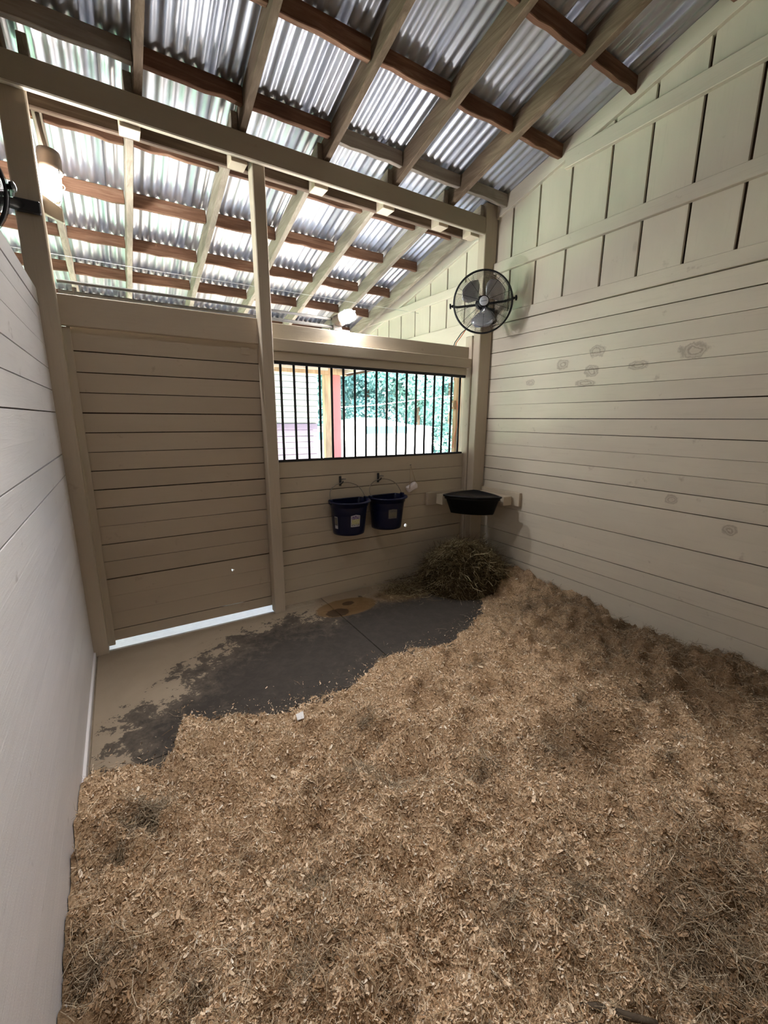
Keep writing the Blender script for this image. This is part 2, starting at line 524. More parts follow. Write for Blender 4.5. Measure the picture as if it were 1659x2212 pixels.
def at(parent, o):
    """parent o keeping its world-space mesh: shift mesh into the parent's frame"""
    o.parent = parent
    o.matrix_parent_inverse = Matrix.Translation(parent.location).inverted()
    return o

def box(name, mat, x0, x1, y0, y1, z0, z1, parent=None, bevel=0.004):
    o = MB().box(x0, x1, y0, y1, z0, z1).build(name, mat, None, False, bevel)
    if parent:
        at(parent, o)
    return o

def plank(name, mat, parent, mapf, u0, u1, zlo, zhi, th=0.022, ch=0.003, n=4, proud=0.0):
    """one board: six-sided section with chamfered front edges, edges drifting along its length"""
    vs, fs = [], []
    for i in range(n + 1):
        u = u0 + (u1 - u0) * i / n
        a, b = zlo(u), zhi(u)
        p = proud
        for (z, d) in ((a, th), (a, p + ch), (a + ch, p), (b - ch, p), (b, p + ch), (b, th)):
            vs.append(mapf(u, z, d))
    for i in range(n):
        for j in range(6):
            k = (j + 1) % 6
            fs.append((i * 6 + j, i * 6 + k, (i + 1) * 6 + k, (i + 1) * 6 + j))
    fs.append(tuple(range(6)))
    fs.append(tuple(n * 6 + j for j in range(6))[::-1])
    mb = MB().add(vs, fs)
    o = mb.build(name, mat)
    if parent:
        at(parent, o)
    return o

def seams(levels, lo=0.0005, hi=0.0045):
    """gap half-widths at both ends of every seam: some open, some closed with paint"""
    out = []
    for z in levels:
        a, b = (random.choice((lo, lo, hi * 0.5, hi)) for _ in range(2))
        out.append((z, a, b))
    return out

def wall_of_planks(parent, mat, mapf, u0, u1, levels, th=0.022, skip=(), gaps=None, name='plank', ragged=True):
    sm = gaps or seams(levels)
    res = []
    for i in range(len(levels) - 1):
        if i in skip:
            continue
        z0, a0, b0 = sm[i]
        z1, a1, b1 = sm[i + 1]
        lo = lambda u, z0=z0, a0=a0, b0=b0: z0 + a0 + (b0 - a0) * (u - u0) / (u1 - u0)
        hi = lambda u, z1=z1, a1=a1, b1=b1: z1 - a1 - (b1 - a1) * (u - u0) / (u1 - u0)
        res.append(plank(name, mat, parent, mapf, u0, u1, lo, hi, th, 0.0003, 4, random.uniform(0, 0.0008) if ragged else 0.0))
    return res

XR, XL, YW, FLOOR = 3.33, -0.305, 3.43, -0.03
S = 0.25
def rz(y, zb):
    return zb - S * (y - 3.27)

# ================================================================== STRUCTURE
# ---- floor
floor = MB().box(-4.0, 3.38, -4.5, 3.36, -0.25, FLOOR - 0.012).box(1.03, 3.38, 3.36, 3.47, -0.25, FLOOR - 0.012).build('floor', 'dirt_floor')
tag(floor, 'sandy floor under the rubber mats and shavings', None, None, 'structure')

# ---- right wall
wr = MB().add([(3.36, -0.6, -0.2), (3.36, 3.44, -0.2), (3.36, 3.44, rz(3.44, 3.63)), (3.36, -0.5, rz(-0.5, 3.63)),
               (3.385, -0.6, -0.2), (3.385, 3.44, -0.2), (3.385, 3.44, rz(3.44, 3.63)), (3.385, -0.5, rz(-0.5, 3.63))],
              [(0, 1, 2, 3), (7, 6, 5, 4), (0, 4, 5, 1), (1, 5, 6, 2), (2, 6, 7, 3), (3, 7, 4, 0)]).build('wall_right', 'dark_backing')
tag(wr, 'beige painted plank wall on the right with vertical boards above', None, None, 'structure')
def map_right(u, z, d):
    return (XR + d, u, z)
lv = [-0.06, 0.065, 0.195, 0.325, 0.457, 0.585, 0.713, 0.84, 0.968, 1.099, 1.227, 1.355, 1.483, 1.612, 1.747, 1.876, 2.005, 2.132, 2.258, 2.39, 2.522]
op = {2.522: (.006, .002), 2.39: (.006, .0015), 2.258: (0.0, .004), 2.132: (0.0, .002), 2.005: (0.0, .003), 1.747: (.0065, 0.0), 1.876: (0.0, .0028), 1.612: (0.0, .0045),
      1.483: (.0035, .002), 1.227: (0.0, .003), 1.099: (.002, .004), 0.968: (.0035, .003), 0.713: (.005, .0015), 0.457: (.004, .0025), 0.195: (0.0, .004), 0.325: (0.0, .0035)}
gp = [(z, *(op.get(z, (random.choice((0.0, 0.0, .0012)), random.choice((0.0, .001)))))) for z in lv]
wall_of_planks(wr, 'paint_y', map_right, -0.4, 3.30, lv, 0.03, gaps=gp)
plank('band_board', 'paint_y', wr, map_right, -0.4, 3.272, lambda u: 2.526, lambda u: 2.622, 0.03, 0.003, 4, -0.014)
# vertical boards above, their feet behind the band board, 20 mm open joints between them
def vboards(parent, gaps, z0, mat='paint_z'):
    for a, b in zip(gaps[:-1], gaps[1:]):
        y0, y1 = a + 0.009 + random.uniform(-.002, .002), b - 0.009 + random.uniform(-.002, .002)
        d = random.uniform(0, 0.003)
        t0, t1 = rz(y0, 3.585), rz(y1, 3.585)
        vs = [(XR + d, y0, z0), (XR + d, y1, z0), (XR + d, y1, t1), (XR + d, y0, t0)]
        vs += [(v[0] + 0.022, v[1], v[2]) for v in vs]
        o = MB().add(vs, [(0, 1, 2, 3), (7, 6, 5, 4), (0, 4, 5, 1), (1, 5, 6, 2), (2, 6, 7, 3), (3, 7, 4, 0)]).build('vertical_board', mat, None, False, 0.002)
        at(parent, o)
vboards(wr, [-0.4, 0.06, 0.365, 0.67, 0.98, 1.289, 1.583, 1.886, 2.168, 2.496, 2.80, 3.09, 3.395], 2.60)
plank('rail', 'paint_y', wr, map_right, -0.4, 2.55, lambda u: 3.578, lambda u: 3.695, 0.0, 0.004, 3, -0.038)
plank('rail', 'paint_y', wr, map_right, -0.4, 3.272, lambda u: 2.985, lambda u: 3.082, 0.0, 0.004, 3, -0.038)
plank('fascia_board', 'paint_y', wr, map_right, -0.5, 3.272, lambda u: rz(u, 3.468), lambda u: rz(u, 3.606), 0.03, 0.003, 3, -0.03)

# ---- porch side of the right wall: boarded gable over an open bay
wp = MB().add([(3.36, 3.44, 2.30), (3.36, 6.7, 2.30), (3.36, 6.7, rz(6.7, 3.63)), (3.36, 3.44, rz(3.44, 3.63)),
               (3.385, 3.44, 2.30), (3.385, 6.7, 2.30), (3.385, 6.7, rz(6.7, 3.63)), (3.385, 3.44, rz(3.44, 3.63))],
              [(0, 1, 2, 3), (7, 6, 5, 4), (0, 4, 5, 1), (1, 5, 6, 2), (2, 6, 7, 3), (3, 7, 4, 0)]).build('wall_porch_gable', 'dark_backing')
tag(wp, 'cream boarded gable of the porch beyond the stall', None, None, 'structure')
vboards(wp, [3.455, 3.706, 4.005, 4.312, 4.615, 4.925, 5.222, 5.52, 5.82, 6.12, 6.42, 6.69], 2.58)
plank('rail', 'paint_y', wp, map_right, 3.45, 6.6, lambda u: 2.92, lambda u: 3.012, 0.0, 0.004, 3, -0.038)
plank('header_board', 'paint_y', wp, map_right, 3.45, 6.6, lambda u: 2.33, lambda u: 2.615, 0.03, 0.004, 3, -0.02)
plank('fascia_board', 'paint_y', wp, map_right, 3.45, 6.7, lambda u: rz(u, 3.43), lambda u: rz(u, 3.606), 0.03, 0.003, 3, -0.03)

# ---- left partition
wl = MB().box(XL - 0.05, XL - 0.024, -0.4, 3.31, -0.2, 2.30).build('wall_left', 'dark_backing')
tag(wl, 'white painted plank partition on the left', None, None, 'structure')
def map_left(u, z, d):
    return (XL - d, u, z)
lvl = [-0.06, 0.205, 0.335, 0.465, 0.595, 0.725, 0.853, 0.983, 1.113, 1.245, 1.375, 1.503, 1.63, 1.76, 1.885, 2.015, 2.14, 2.235, 2.325]
opl = {1.63: (.003, .0028), 1.375: (.002, .004), 1.245: (.006, .0025), 1.885: (.003, .0025), 1.76: (.001, .003), 2.015: (.003, .0005), 2.14: (.003, .0006), 2.235: (.006, .005)}
gl = [(z, *(opl.get(z, (0.0, 0.0)))) for z in lvl]
wall_of_planks(wl, 'paint_left', map_left, -0.4, 3.305, lvl, 0.024, gaps=gl, ragged=False)
bl = plank('baseboard_left', 'paint_left', None, map_left, -0.4, 3.30, lambda u: -0.05, lambda u: 0.004, 0.0, 0.003, 3, -0.012)
tag(bl, 'low white skirting board along the left partition', None, None, 'structure')

# ---- front wall, right section under and over the barred window
wf = MB().box(1.06, 3.15, YW + 0.024, YW + 0.045, -0.2, 0.49).box(1.06, 3.15, YW + 0.024, YW + 0.045, 0.585, 1.23).box(1.06, 2.35, YW + 0.024, YW + 0.045, 0.49, 0.585).box(2.46, 3.15, YW + 0.024, YW + 0.045, 0.49, 0.585).build('wall_front', 'dark_backing')
tag(wf, 'beige plank front wall under the barred window', None, None, 'structure')
def map_front(u, z, d):
    return (u, YW + d, z)
lvf = [-0.06, 0.083, 0.203, 0.335, 0.469, 0.60, 0.728, 0.852, 0.980, 1.108, 1.243]
opf = {1.108: (.003, .0015), 0.98: (.004, .0025), 0.852: (.004, .0004), 0.728: (.0025, .0008), 0.469: (.0035, .005), 0.335: (.0045, .001), 0.203: (.0006, .0006), 0.083: (.003, .0006)}
gf = [(z, *(opf.get(z, (.0006, .0008)))) for z in lvf]
wall_of_planks(wf, 'paint_x', map_front, 1.06, 3.16, lvf, 0.024, skip=(4,), gaps=gf)

def holed_plank(name, mat, parent, mapf, u0, u1, z0, z1, hu, hz, r, th, ragged=0.0):
    """a board with a real knot hole through it"""
    n = 16
    s = min(hz - z0, z1 - hz, 0.06)
    mb = MB()
    def slab(a, b, c, d):
        if b - a < 1e-4 or d - c < 1e-4:
            return
        vs = [mapf(u, z, q) for q in (0, th) for (u, z) in ((a, c), (b, c), (b, d), (a, d))]
        mb.add(vs, [(0, 1, 2, 3), (7, 6, 5, 4), (0, 4, 5, 1), (1, 5, 6, 2), (2, 6, 7, 3), (3, 7, 4, 0)])
    slab(u0, hu - s, z0, z1); slab(hu + s, u1, z0, z1); slab(hu - s, hu + s, z0, hz - s); slab(hu - s, hu + s, hz + s, z1)
    vs, fs = [], []
    for q in (0, th):
        for j in range(n):
            a = 2 * math.pi * j / n
            k = 1.0 / max(abs(math.cos(a)), abs(math.sin(a)))
            rr = r * (1 + ragged * math.sin(3 * a + 1))
            vs.append(mapf(hu + rr * math.cos(a), hz + rr * math.sin(a), q))
            vs.append(mapf(hu + s * k * math.cos(a), hz + s * k * math.sin(a), q))
    for j in range(n):
        k = (j + 1) % n
        fs += [(2 * j, 2 * k, 2 * k + 1, 2 * j + 1), (2 * n + 2 * j, 2 * n + 2 * j + 1, 2 * n + 2 * k + 1, 2 * n + 2 * k),
               (2 * j, 2 * n + 2 * j, 2 * n + 2 * k, 2 * k)]
    mb.add(vs, fs)
    return at(parent, mb.build(name, mat))
holed_plank('plank', 'paint_x', wf, map_front, 1.06, 3.16, 0.474, 0.599, 2.409, 0.537, 0.018, 0.024)
box('header_board', 'paint_x', 1.06, 3.16, 3.415, 3.455, 2.209, 2.323, wf)
box('header_board', 'paint_x', 1.06, 3.165, 3.372, 3.428, 2.117, 2.206, wf)
box('header_board', 'paint_x', 1.06, 3.13, 3.405, 3.45, 2.047, 2.115, wf)
# wall continues past the left post, in front of the next stall
w2 = MB().box(-4.0, -0.32, 3.42, 3.46, -0.2, 2.33).build('wall_front_neighbour', 'paint_x')
tag(w2, 'front wall of the next stall', None, None, 'structure')

# ---- barred window
win = empty('window_1', (2.1, 3.445, 1.243))
tag(win, 'open window with black vertical bars', None, None, 'structure')
YB = 3.438
for i in range(18):
    x = 1.165 + 0.1122 * i
    at(win, MB().tube([(x, YB, 1.25), (x, YB, 1.5), (x, YB, 1.8), (x, YB, 2.04)], 0.0108, 8).build('bar', 'black_iron', None, True))
box('top_bar', 'black_iron', 1.075, 3.135, YB - 0.016, YB + 0.016, 2.022, 2.047, win, 0.003)
box('bottom_bar', 'black_iron', 1.075, 3.13, YB - 0.014, YB + 0.016, 1.243, 1.262, win, 0.003)

# ---- sliding plank door between the posts
door = empty('door_1', (0.4, 3.46, 0.0))
tag(door, 'tall beige door of horizontal planks, daylight under it', None, None, 'structure')
def map_door(u, z, d):
    return (u, 3.45 + d, z)
lvd = [-0.012, 0.073, 0.206, 0.335, 0.466, 0.597, 0.723, 0.855, 0.983, 1.113, 1.243, 1.370, 1.499, 1.628, 1.757, 1.884, 2.014, 2.20]
opd = {2.014: (.0035, .003), 1.884: (.003, .0035), 1.757: (.0025, .0025), 1.628: (.004, .0035), 1.499: (.003, .003), 1.37: (.002, .003), 1.243: (.003, .0035), 1.113: (.004, .0045),
       0.983: (.003, .0035), 0.855: (.0008, .0025), 0.723: (.0035, .003), 0.597: (.002, .001), 0.466: (.004, .005), 0.335: (.0007, .0007), 0.206: (.0005, .0012), 0.073: (.003, .004)}
gd = [(z, *(opd.get(z, (.0004, .0004)))) for z in lvd]
wall_of_planks(door, 'paint_door', map_door, -0.18, 1.06, lvd, 0.022, skip=(3,), gaps=gd)
holed_plank('plank', 'paint_door', door, map_door, -0.18, 1.06, 0.3355, 0.461, 0.688, 0.372, 0.011, 0.022, 0.35)
box('backing_stile', 'dark_backing', -0.2, 0.60, 3.4725, 3.478, 0.02, 2.18, door, 0.0)
box('backing_stile', 'dark_backing', 0.76, 1.04, 3.4725, 3.478, 0.02, 2.18, door, 0.0)
box('backing_stile', 'dark_backing', 0.60, 0.76, 3.4725, 3.478, 0.44, 2.18, door, 0.0)
box('jamb', 'paint_post', -0.225, -0.178, 3.415, 3.447, -0.03, 2.15, door)
box('jamb', 'paint_post', 1.0, 1.06, 3.415, 3.447, -0.02, 2.15, door)
box('head_board', 'paint_door', -0.225, 1.0, 3.385, 3.425, 2.152, 2.332, door)
box('latch_plate', 'paint_door', 0.868, 0.93, 3.442, 3.451, 2.075, 2.125, door, 0.002)

# ---- back wall behind the camera, with the open doorway the photograph is taken from
wb = MB().box(1.05, 3.36, -0.46, -0.42, -0.2, 2.33).box(-4.0, -0.3, -0.46, -0.42, -0.2, 2.33).build('wall_back', 'paint_x')
wa = MB().box(-4.05, 3.385, -4.55, -4.5, -0.2, 3.75).build('wall_aisle_back', 'paint_x')
tag(wa, 'far wall of the aisle behind the viewer', None, None, 'structure')
ws = MB().box(3.36, 3.385, -4.5, -0.6, -0.2, 4.4).build('wall_right_aisle', 'paint_y')
tag(ws, 'side wall of the barn behind the viewer', None, None, 'structure')
tag(wb, 'back wall of the stall', None, None, 'structure')
we = MB().box(-4.05, -4.0, -4.5, 6.7, -0.2, 4.4).build('wall_left_end', 'paint_x')
tag(we, 'end wall of the barn', None, None, 'structure')

# ---- roof: corrugated sheets on purlins on rafters
roof = empty('ceiling', (0, 3.27, 3.6))
tag(roof, 'corrugated metal roof on rafters and purlins', None, None, 'structure')
def sheet(x0, ncorr, y0, y1, zb0, slope=S, ref=3.27):
    P, A, k = 0.0678, 0.0085, 8
    n = ncorr * k
    vs = []
    ys = [y0 + (y1 - y0) * j / 3 for j in range(4)]
    for i in range(n + 1):
        x = x0 + P * i / k
        w = A * math.sin(2 * math.pi * i / k)
        for y in ys:
            vs.append((x, y, zb0 - slope * (y - ref) + w))
    fs = [(i * 4 + j, (i + 1) * 4 + j, (i + 1) * 4 + j + 1, i * 4 + j + 1) for i in range(n) for j in range(3)]
    o = MB().add(vs, fs).build('roof_sheet', 'roof_metal', None, True)
    md = o.modifiers.new('thickness', 'SOLIDIFY')
    md.thickness = 0.0012
    md.offset = 1.0
    return at(roof, o)
x = -4.2
while x < 3.35:
    sheet(x, 10, -0.55, 6.95, 3.616)
    sheet(x, 10, -4.6, -0.5, 3.618 + S * 3.82, -S, -0.55)
    x += 0.678 - 0.0678 + 0.0339 * 0
def rafter(mat, xc, w, y0, y1, zb, depth, vert_end=True):
    vs = []
    n = 4
    for i in range(n + 1):
        y = y0 + (y1 - y0) * i / n
        dx = random.uniform(-.003, .003)
        for (xx, zz) in ((-w / 2, zb), (w / 2, zb), (w / 2, zb + depth), (-w / 2, zb + depth)):
            vs.append((xc + xx + dx, y, rz(y, zz) + (random.uniform(-.003, .003) if zz == zb else 0)))
    fs = [(0, 1, 2, 3), tuple(n * 4 + j for j in (3, 2, 1, 0))]
    for i in range(n):
        for j in range(4):
            k = (j + 1) % 4
            fs.append((i * 4 + j, (i + 1) * 4 + j, (i + 1) * 4 + k, i * 4 + k))
    return at(roof, MB().add(vs, fs).build('rafter', mat, None, False, 0.003))
RX = [-3.3, -2.7, -2.1, -1.5, -0.9, -0.30, 0.322, 0.925, 1.535, 2.145, 2.742]
def prx(v):
    return -0.20 if abs(v + 0.3) < .01 else v - 0.047 if v < 2.5 else v - 0.06
for xc in RX:
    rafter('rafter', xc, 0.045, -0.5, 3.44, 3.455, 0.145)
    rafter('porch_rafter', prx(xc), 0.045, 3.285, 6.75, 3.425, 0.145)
rafter('porch_rafter', 3.135, 0.045, 3.30, 6.75, 3.425, 0.145)
def purlin(mat, x0, x1, y):
    th, z0, z1 = 0.042, 3.508 + random.uniform(-.006, .006), 3.606
    n = 5
    vs = []
    for i in range(n + 1):
        xx = x0 + (x1 - x0) * i / n
        wob = random.uniform(-.008, .008)
        w2_ = random.uniform(-.004, .004)
        for (dy, zz) in ((-th / 2, z0 + wob), (th / 2, z0 + wob * 0.7 + 0.004), (th / 2, z1), (-th / 2, z1)):
            vs.append((xx, y + dy + (w2_ if zz < 3.55 else 0), rz(y, zz)))
    fs = [(0, 1, 2, 3), tuple(n * 4 + j for j in (3, 2, 1, 0))]
    for i in range(n):
        for j in range(4):
            k = (j + 1) % 4
            fs.append((i * 4 + j, (i + 1) * 4 + j, (i + 1) * 4 + k, i * 4 + k))
    return at(roof, MB().add(vs, fs).build('purlin', mat, None, False, 0.004))
rows = [(-0.2, 0), (0.35, 0), (0.91, 0), (1.475, 0), (2.04, 0), (2.605, 0), (3.165, 0), (3.73, 1), (4.31, 1), (4.885, 1), (5.42, 1), (5.98, 1), (6.5, 1)]
for (y, porch) in rows:
    xs = [prx(v) if porch else v for v in RX] + [3.305 if not porch else 3.135]
    for a, b in zip(xs[:-1], xs[1:]):
        if b < -1.6:
            continue
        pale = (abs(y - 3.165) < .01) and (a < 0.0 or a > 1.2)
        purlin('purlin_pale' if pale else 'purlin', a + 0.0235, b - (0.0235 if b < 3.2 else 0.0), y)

# ================================================================== POSTS AND BEAMS
def post(name, mat, x0, x1, y0, y1, z0, z1, label, cat='post', bevel=0.006):
    o = MB().box(x0, x1, y0, y1, z0, z1).build(name, mat, None, False, bevel)
    return tag(o, label, cat)
post('wooden_post', 'paint_post', -0.345, -0.218, 3.311, 3.41, FLOOR - 0.01, 3.44, 'beige wooden post at the left edge of the plank door')
post('wooden_post', 'paint_post', 0.985, 1.075, 3.31, 3.412, FLOOR - 0.01, 3.44, 'slim beige post between the plank door and the barred window')
post('wooden_post', 'paint_post', 3.165, 3.325, 3.275, 3.37, FLOOR - 0.01, 3.585, 'thick beige corner post carrying the black fan')
post('jamb_block', 'paint_post', 3.152, 3.325, 3.372, 3.47, FLOOR - 0.01, 2.43, 'beige jamb block behind the corner post beside the barred window', 'jamb')
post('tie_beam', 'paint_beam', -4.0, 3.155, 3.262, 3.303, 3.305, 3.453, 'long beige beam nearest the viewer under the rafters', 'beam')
post('tie_beam', 'brown_beam', -4.0, 3.10, 3.418, 3.46, 3.30, 3.42, 'second beam running just behind the long beige beam', 'beam')
for xc, txt in ((0.265, 'far left of the stall'), (0.90, 'left of the slim post'), (1.50, 'right of the slim post'), (2.10, 'in the middle of the right half'), (2.68, 'second from the corner post'), (3.06, 'nearest the corner post')):
    post('spacer_block', 'paint_door', xc - 0.055, xc + 0.055, 3.304, 3.417, 3.285, 3.40, 'pale wooden spacer block between the two beams, ' + txt, 'block', 0.003)

# ================================================================== RUBBER MATS
def mat_piece(x0, x1, y0, y1, label):
    o = MB().box(x0, x1, y0, y1, FLOOR - 0.012, FLOOR + 0.004).build('rubber_mat', 'rubber', None, False, 0.003)
    return tag(o, label, 'mat', 'rubber stall mats')
mat_piece(-0.285, 1.438, 2.075, 3.30, 'large dusty black rubber mat in front of the plank door')
mat_piece(1.444, 3.14, 2.075, 3.40, 'black rubber mat under the buckets and the hay')
mat_piece(-0.285, 1.438, 0.85, 2.069, 'rubber mat mostly buried under shavings near the left wall')

# ================================================================== BEDDING
LAT = RNG.random((256, 256))
def vnoise(x, y):
    xi, yi = np.floor(x).astype(int), np.floor(y).astype(int)
    fx, fy = x - xi, y - yi
    fx, fy = fx * fx * (3 - 2 * fx), fy * fy * (3 - 2 * fy)
    a = LAT[xi % 256, yi % 256]; b = LAT[(xi + 1) % 256, yi % 256]
    c = LAT[xi % 256, (yi + 1) % 256]; d = LAT[(xi + 1) % 256, (yi + 1) % 256]
    return (a * (1 - fx) + b * fx) * (1 - fy) + (c * (1 - fx) + d * fx) * fy
def fbm(x, y, s, o=4, g=0.5):
    r, a, t = 0, 1, 0
    for k in range(o):
        r = r + a * vnoise(x * s * 2 ** k + 17.3 * k, y * s * 2 ** k + 9.1 * k)
        t += a
        a *= g
    return r / t
EX = np.array([-0.40, -0.25, 0.0, 0.06, 0.14, 0.36, 0.65, 0.9, 1.1, 1.36, 1.6, 2.0, 2.3, 2.58, 2.75, 3.0, 3.2, 3.40])
EY = np.array([2.14, 2.13, 2.02, 2.10, 2.30, 2.18, 2.06, 2.07, 2.10, 2.17, 2.24, 2.16, 2.27, 2.46, 2.70, 2.92, 3.02, 3.06])
def bed_h(x, y):
    """height of the shavings: nothing beyond the ragged edge, deepening toward the viewer"""
    edge = np.interp(x, EX, EY) + (fbm(x, y, 5.0) - 0.5) * 0.24
    d = edge - y
    t = np.clip((d + 0.02) / 0.32, 0, 1)
    ramp = t * t * (3 - 2 * t)
    lump = fbm(x + 3, y + 5, 2.6, 3) - 0.42
    small = fbm(x + 9, y, 11.0, 3) - 0.5
    foot = np.clip(fbm(x * 1.0 + 40, y * 1.0 + 13, 4.2, 2) - 0.60, 0, 1)
    ridge = np.abs(fbm(x + 21, y + 2, 3.4, 3) - 0.5) * 2
    h = ramp * (0.050 + 0.03 * np.clip((2.0 - y) / 1.6, 0, 1) + 0.17 * lump + 0.20 * small + 0.06 * (0.35 - ridge) - 0.22 * foot + 0.03 * np.exp(-((x + 0.3) / 0.09) ** 2))
    return np.where(d > -0.02, np.maximum(h, 0.018 * ramp), -0.03) + FLOOR + 0.003
gx = np.linspace(-0.302, 3.328, 270)
gy = np.linspace(-0.40, 3.1, 262)
GX, GY = np.meshgrid(gx, gy, indexing='ij')
GZ = bed_h(GX, GY) + (fbm(GX, GY, 60, 2) - 0.5) * 0.008
idx = np.arange(GX.size).reshape(GX.shape)
fc = np.stack([idx[:-1, :-1], idx[1:, :-1], idx[1:, 1:], idx[:-1, 1:]], -1).reshape(-1, 4)
zc = GZ.ravel()[fc].max(1)
fc = fc[zc > FLOOR + 0.0045]
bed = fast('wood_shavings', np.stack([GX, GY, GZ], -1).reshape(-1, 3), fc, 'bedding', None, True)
tag(bed, 'deep tan wood shavings bedding with loose hay over the stall floor', 'bedding', None, 'stuff')

def scatter(n, edge_spill=0.0):
    """points over the bed, denser near the viewer"""
    out = []
    need = n
    while need > 0:
        k = need * 3
        x = RNG.uniform(-0.29, 3.31, k)
        y = RNG.uniform(-0.1, 3.1, k)
        d = np.hypot(x - 0.2, y)
        keep = RNG.random(k) < np.clip(1.15 - 0.30 * d, 0.18, 1)
        vis = (y > 1.15 - 0.85 * (x + 0.3)) & (y > -0.05)
        edge = np.interp(x, EX, EY) + (fbm(x, y, 5.0) - 0.5) * 0.24
        spill = edge + np.abs(RNG.normal(0, 0.10, k)) * edge_spill
        keep &= vis & (y < np.where(RNG.random(k) < 0.12, spill, edge))
        out.append(np.stack([x[keep], y[keep]], 1))
        need -= int(keep.sum())
    return np.concatenate(out)[:n]

def flakes(P, lmin, lmax, wr_, curl, lift, tilt):
    n = len(P)
    z = np.maximum(bed_h(P[:, 0], P[:, 1]), FLOOR + 0.004) + RNG.uniform(0.0, lift, n)
    L = lmin + (lmax - lmin) * RNG.random(n) ** 2.2
    Wd = L * RNG.uniform(*wr_, n)
    a = RNG.uniform(0, 2 * np.pi, n)
    ti = RNG.normal(0, tilt, n)
    ro = RNG.normal(0, tilt, n)
    ux = np.stack([np.cos(a) * np.cos(ti), np.sin(a) * np.cos(ti), np.sin(ti)], 1)
    s = np.stack([-np.sin(a), np.cos(a), np.zeros(n)], 1)
    nn = np.cross(ux, s)
    s = s * np.cos(ro)[:, None] + nn * np.sin(ro)[:, None]
    nn = np.cross(ux, s)
    c = np.stack([P[:, 0], P[:, 1], z], 1)
    cu = (curl * L * RNG.uniform(-0.3, 1.0, n))[:, None]
    rows_ = []
    for t, b in ((-0.5, 1.0), (0.0, 0.0), (0.5, 1.0)):
        mid = c + ux * (L * t)[:, None] + nn * cu * b
        w = Wd * (0.5 if t == 0 else 0.36)
        rows_ += [mid - s * w[:, None], mid + s * w[:, None]]
    V = np.stack(rows_, 1).reshape(-1, 3)
    V[:, 0] = np.clip(V[:, 0], XL + 0.004, XR - 0.003)
    b = (np.arange(n) * 6)[:, None]
    F = np.concatenate([b + np.array([[0, 1, 3, 2]]), b + np.array([[2, 3, 5, 4]])])
    return V, F

def ribbons(c, dirs, L, w, seg, bend, up=None):
    """thin stems: folded ribbons of a few segments"""
    n = len(c)
    dirs = dirs / np.linalg.norm(dirs, axis=1, keepdims=True)
    ref = np.where(np.abs(dirs[:, 2:3]) < 0.9, np.array([[0, 0, 1.0]]), np.array([[1.0, 0, 0]]))
    s = np.cross(dirs, ref); s /= np.linalg.norm(s, axis=1, keepdims=True)
    nn = np.cross(s, dirs)
    ba, bb = RNG.normal(0, bend, n), RNG.normal(0, bend * 0.5, n)
    rows_ = []
    for k in range(seg + 1):
        t = k / seg - 0.5
        mid = c + dirs * (L * t)[:, None] + s * (ba * L * (4 * t * t))[:, None] + nn * (bb * L * (4 * t * t))[:, None]
        ww = (w * (1.0 - 0.45 * (k / seg)))[:, None]
        rows_ += [mid - s * ww, mid + (s * 0.6 + nn * 0.8) * ww]
    k2 = 2 * (seg + 1)
    V = np.stack(rows_, 1).reshape(-1, 3)
    b = (np.arange(n) * k2)[:, None]
    F = np.concatenate([b + np.array([[2 * k, 2 * k + 1, 2 * k + 3, 2 * k + 2]]) for k in range(seg)])
    return V, F

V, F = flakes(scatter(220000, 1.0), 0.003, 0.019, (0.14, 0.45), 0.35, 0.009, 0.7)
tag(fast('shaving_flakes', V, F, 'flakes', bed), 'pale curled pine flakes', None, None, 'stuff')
V, F = flakes(scatter(6000, 1.0), 0.010, 0.030, (0.15, 0.5), 0.35, 0.014, 0.6)
tag(fast('large_flakes', V, F, 'flakes', bed), 'larger pale chips', None, None, 'stuff')

def stems(P, lo, hi, wlo, whi, tilt, lift):
    n = len(P)
    z = np.maximum(bed_h(P[:, 0], P[:, 1]), FLOOR + 0.004) + RNG.uniform(0.002, lift, n)
    a = RNG.uniform(0, 2 * np.pi, n)
    dirs = np.stack([np.cos(a), np.sin(a), RNG.normal(0, tilt, n)], 1)
    c = np.stack([P[:, 0], P[:, 1], z], 1)
    V, F = ribbons(c, dirs, lo + (hi - lo) * RNG.random(n) ** 2, RNG.uniform(wlo, whi, n), 3, 0.12)
    V[:, 0] = np.clip(V[:, 0], XL + 0.004, XR - 0.003)
    return V, F
V, F = stems(scatter(16000, 1.0), 0.012, 0.12, 0.0005, 0.0012, 0.25, 0.016)
tag(fast('loose_stems', V, F, 'straw', bed), 'thin hay stems', None, None, 'stuff')
# darker trodden clumps of hay in the bed
CL = [(-0.043, 1.691, .045, 700), (-0.09, 1.65, .04, 500), (-0.156, 1.561, .10, 300), (0.916, 1.627, .10, 300), (1.593, 1.029, .13, 420), (1.213, 1.105, .14, 420), (0.744, 1.365, .10, 260), (0.412, 1.096, .12, 300),
      (0.888, 0.655, .12, 320), (1.945, 1.118, .18, 320), (1.294, 0.305, .15, 520), (1.412, 0.232, .14, 420), (1.163, 0.597, .13, 300), (0.012, 0.989, .10, 260), (-0.228, 1.209, .08, 260),
      (2.822, 1.351, .25, 420), (3.049, 1.076, .25, 420), (0.852, 1.27, .08, 240), (2.5, 1.6, .2, 260), (0.3, 0.85, .12, 260), (2.0, 0.7, .25, 380), (2.4, 1.0, .25, 380), (1.75, 1.75, .15, 220), (2.9, 2.2, .2, 260)]
pts = []
for (cx, cy_, r, n) in CL:
    a, q = RNG.uniform(0, 2 * np.pi, n), np.abs(RNG.normal(0, 1.1, n)) * r
    pts.append(np.stack([np.clip(cx + q * np.cos(a), -0.28, 3.3), cy_ + q * np.sin(a) * 0.8], 1))
k_ = 7000                                                   # matted hay along the right wall and by the viewer's feet
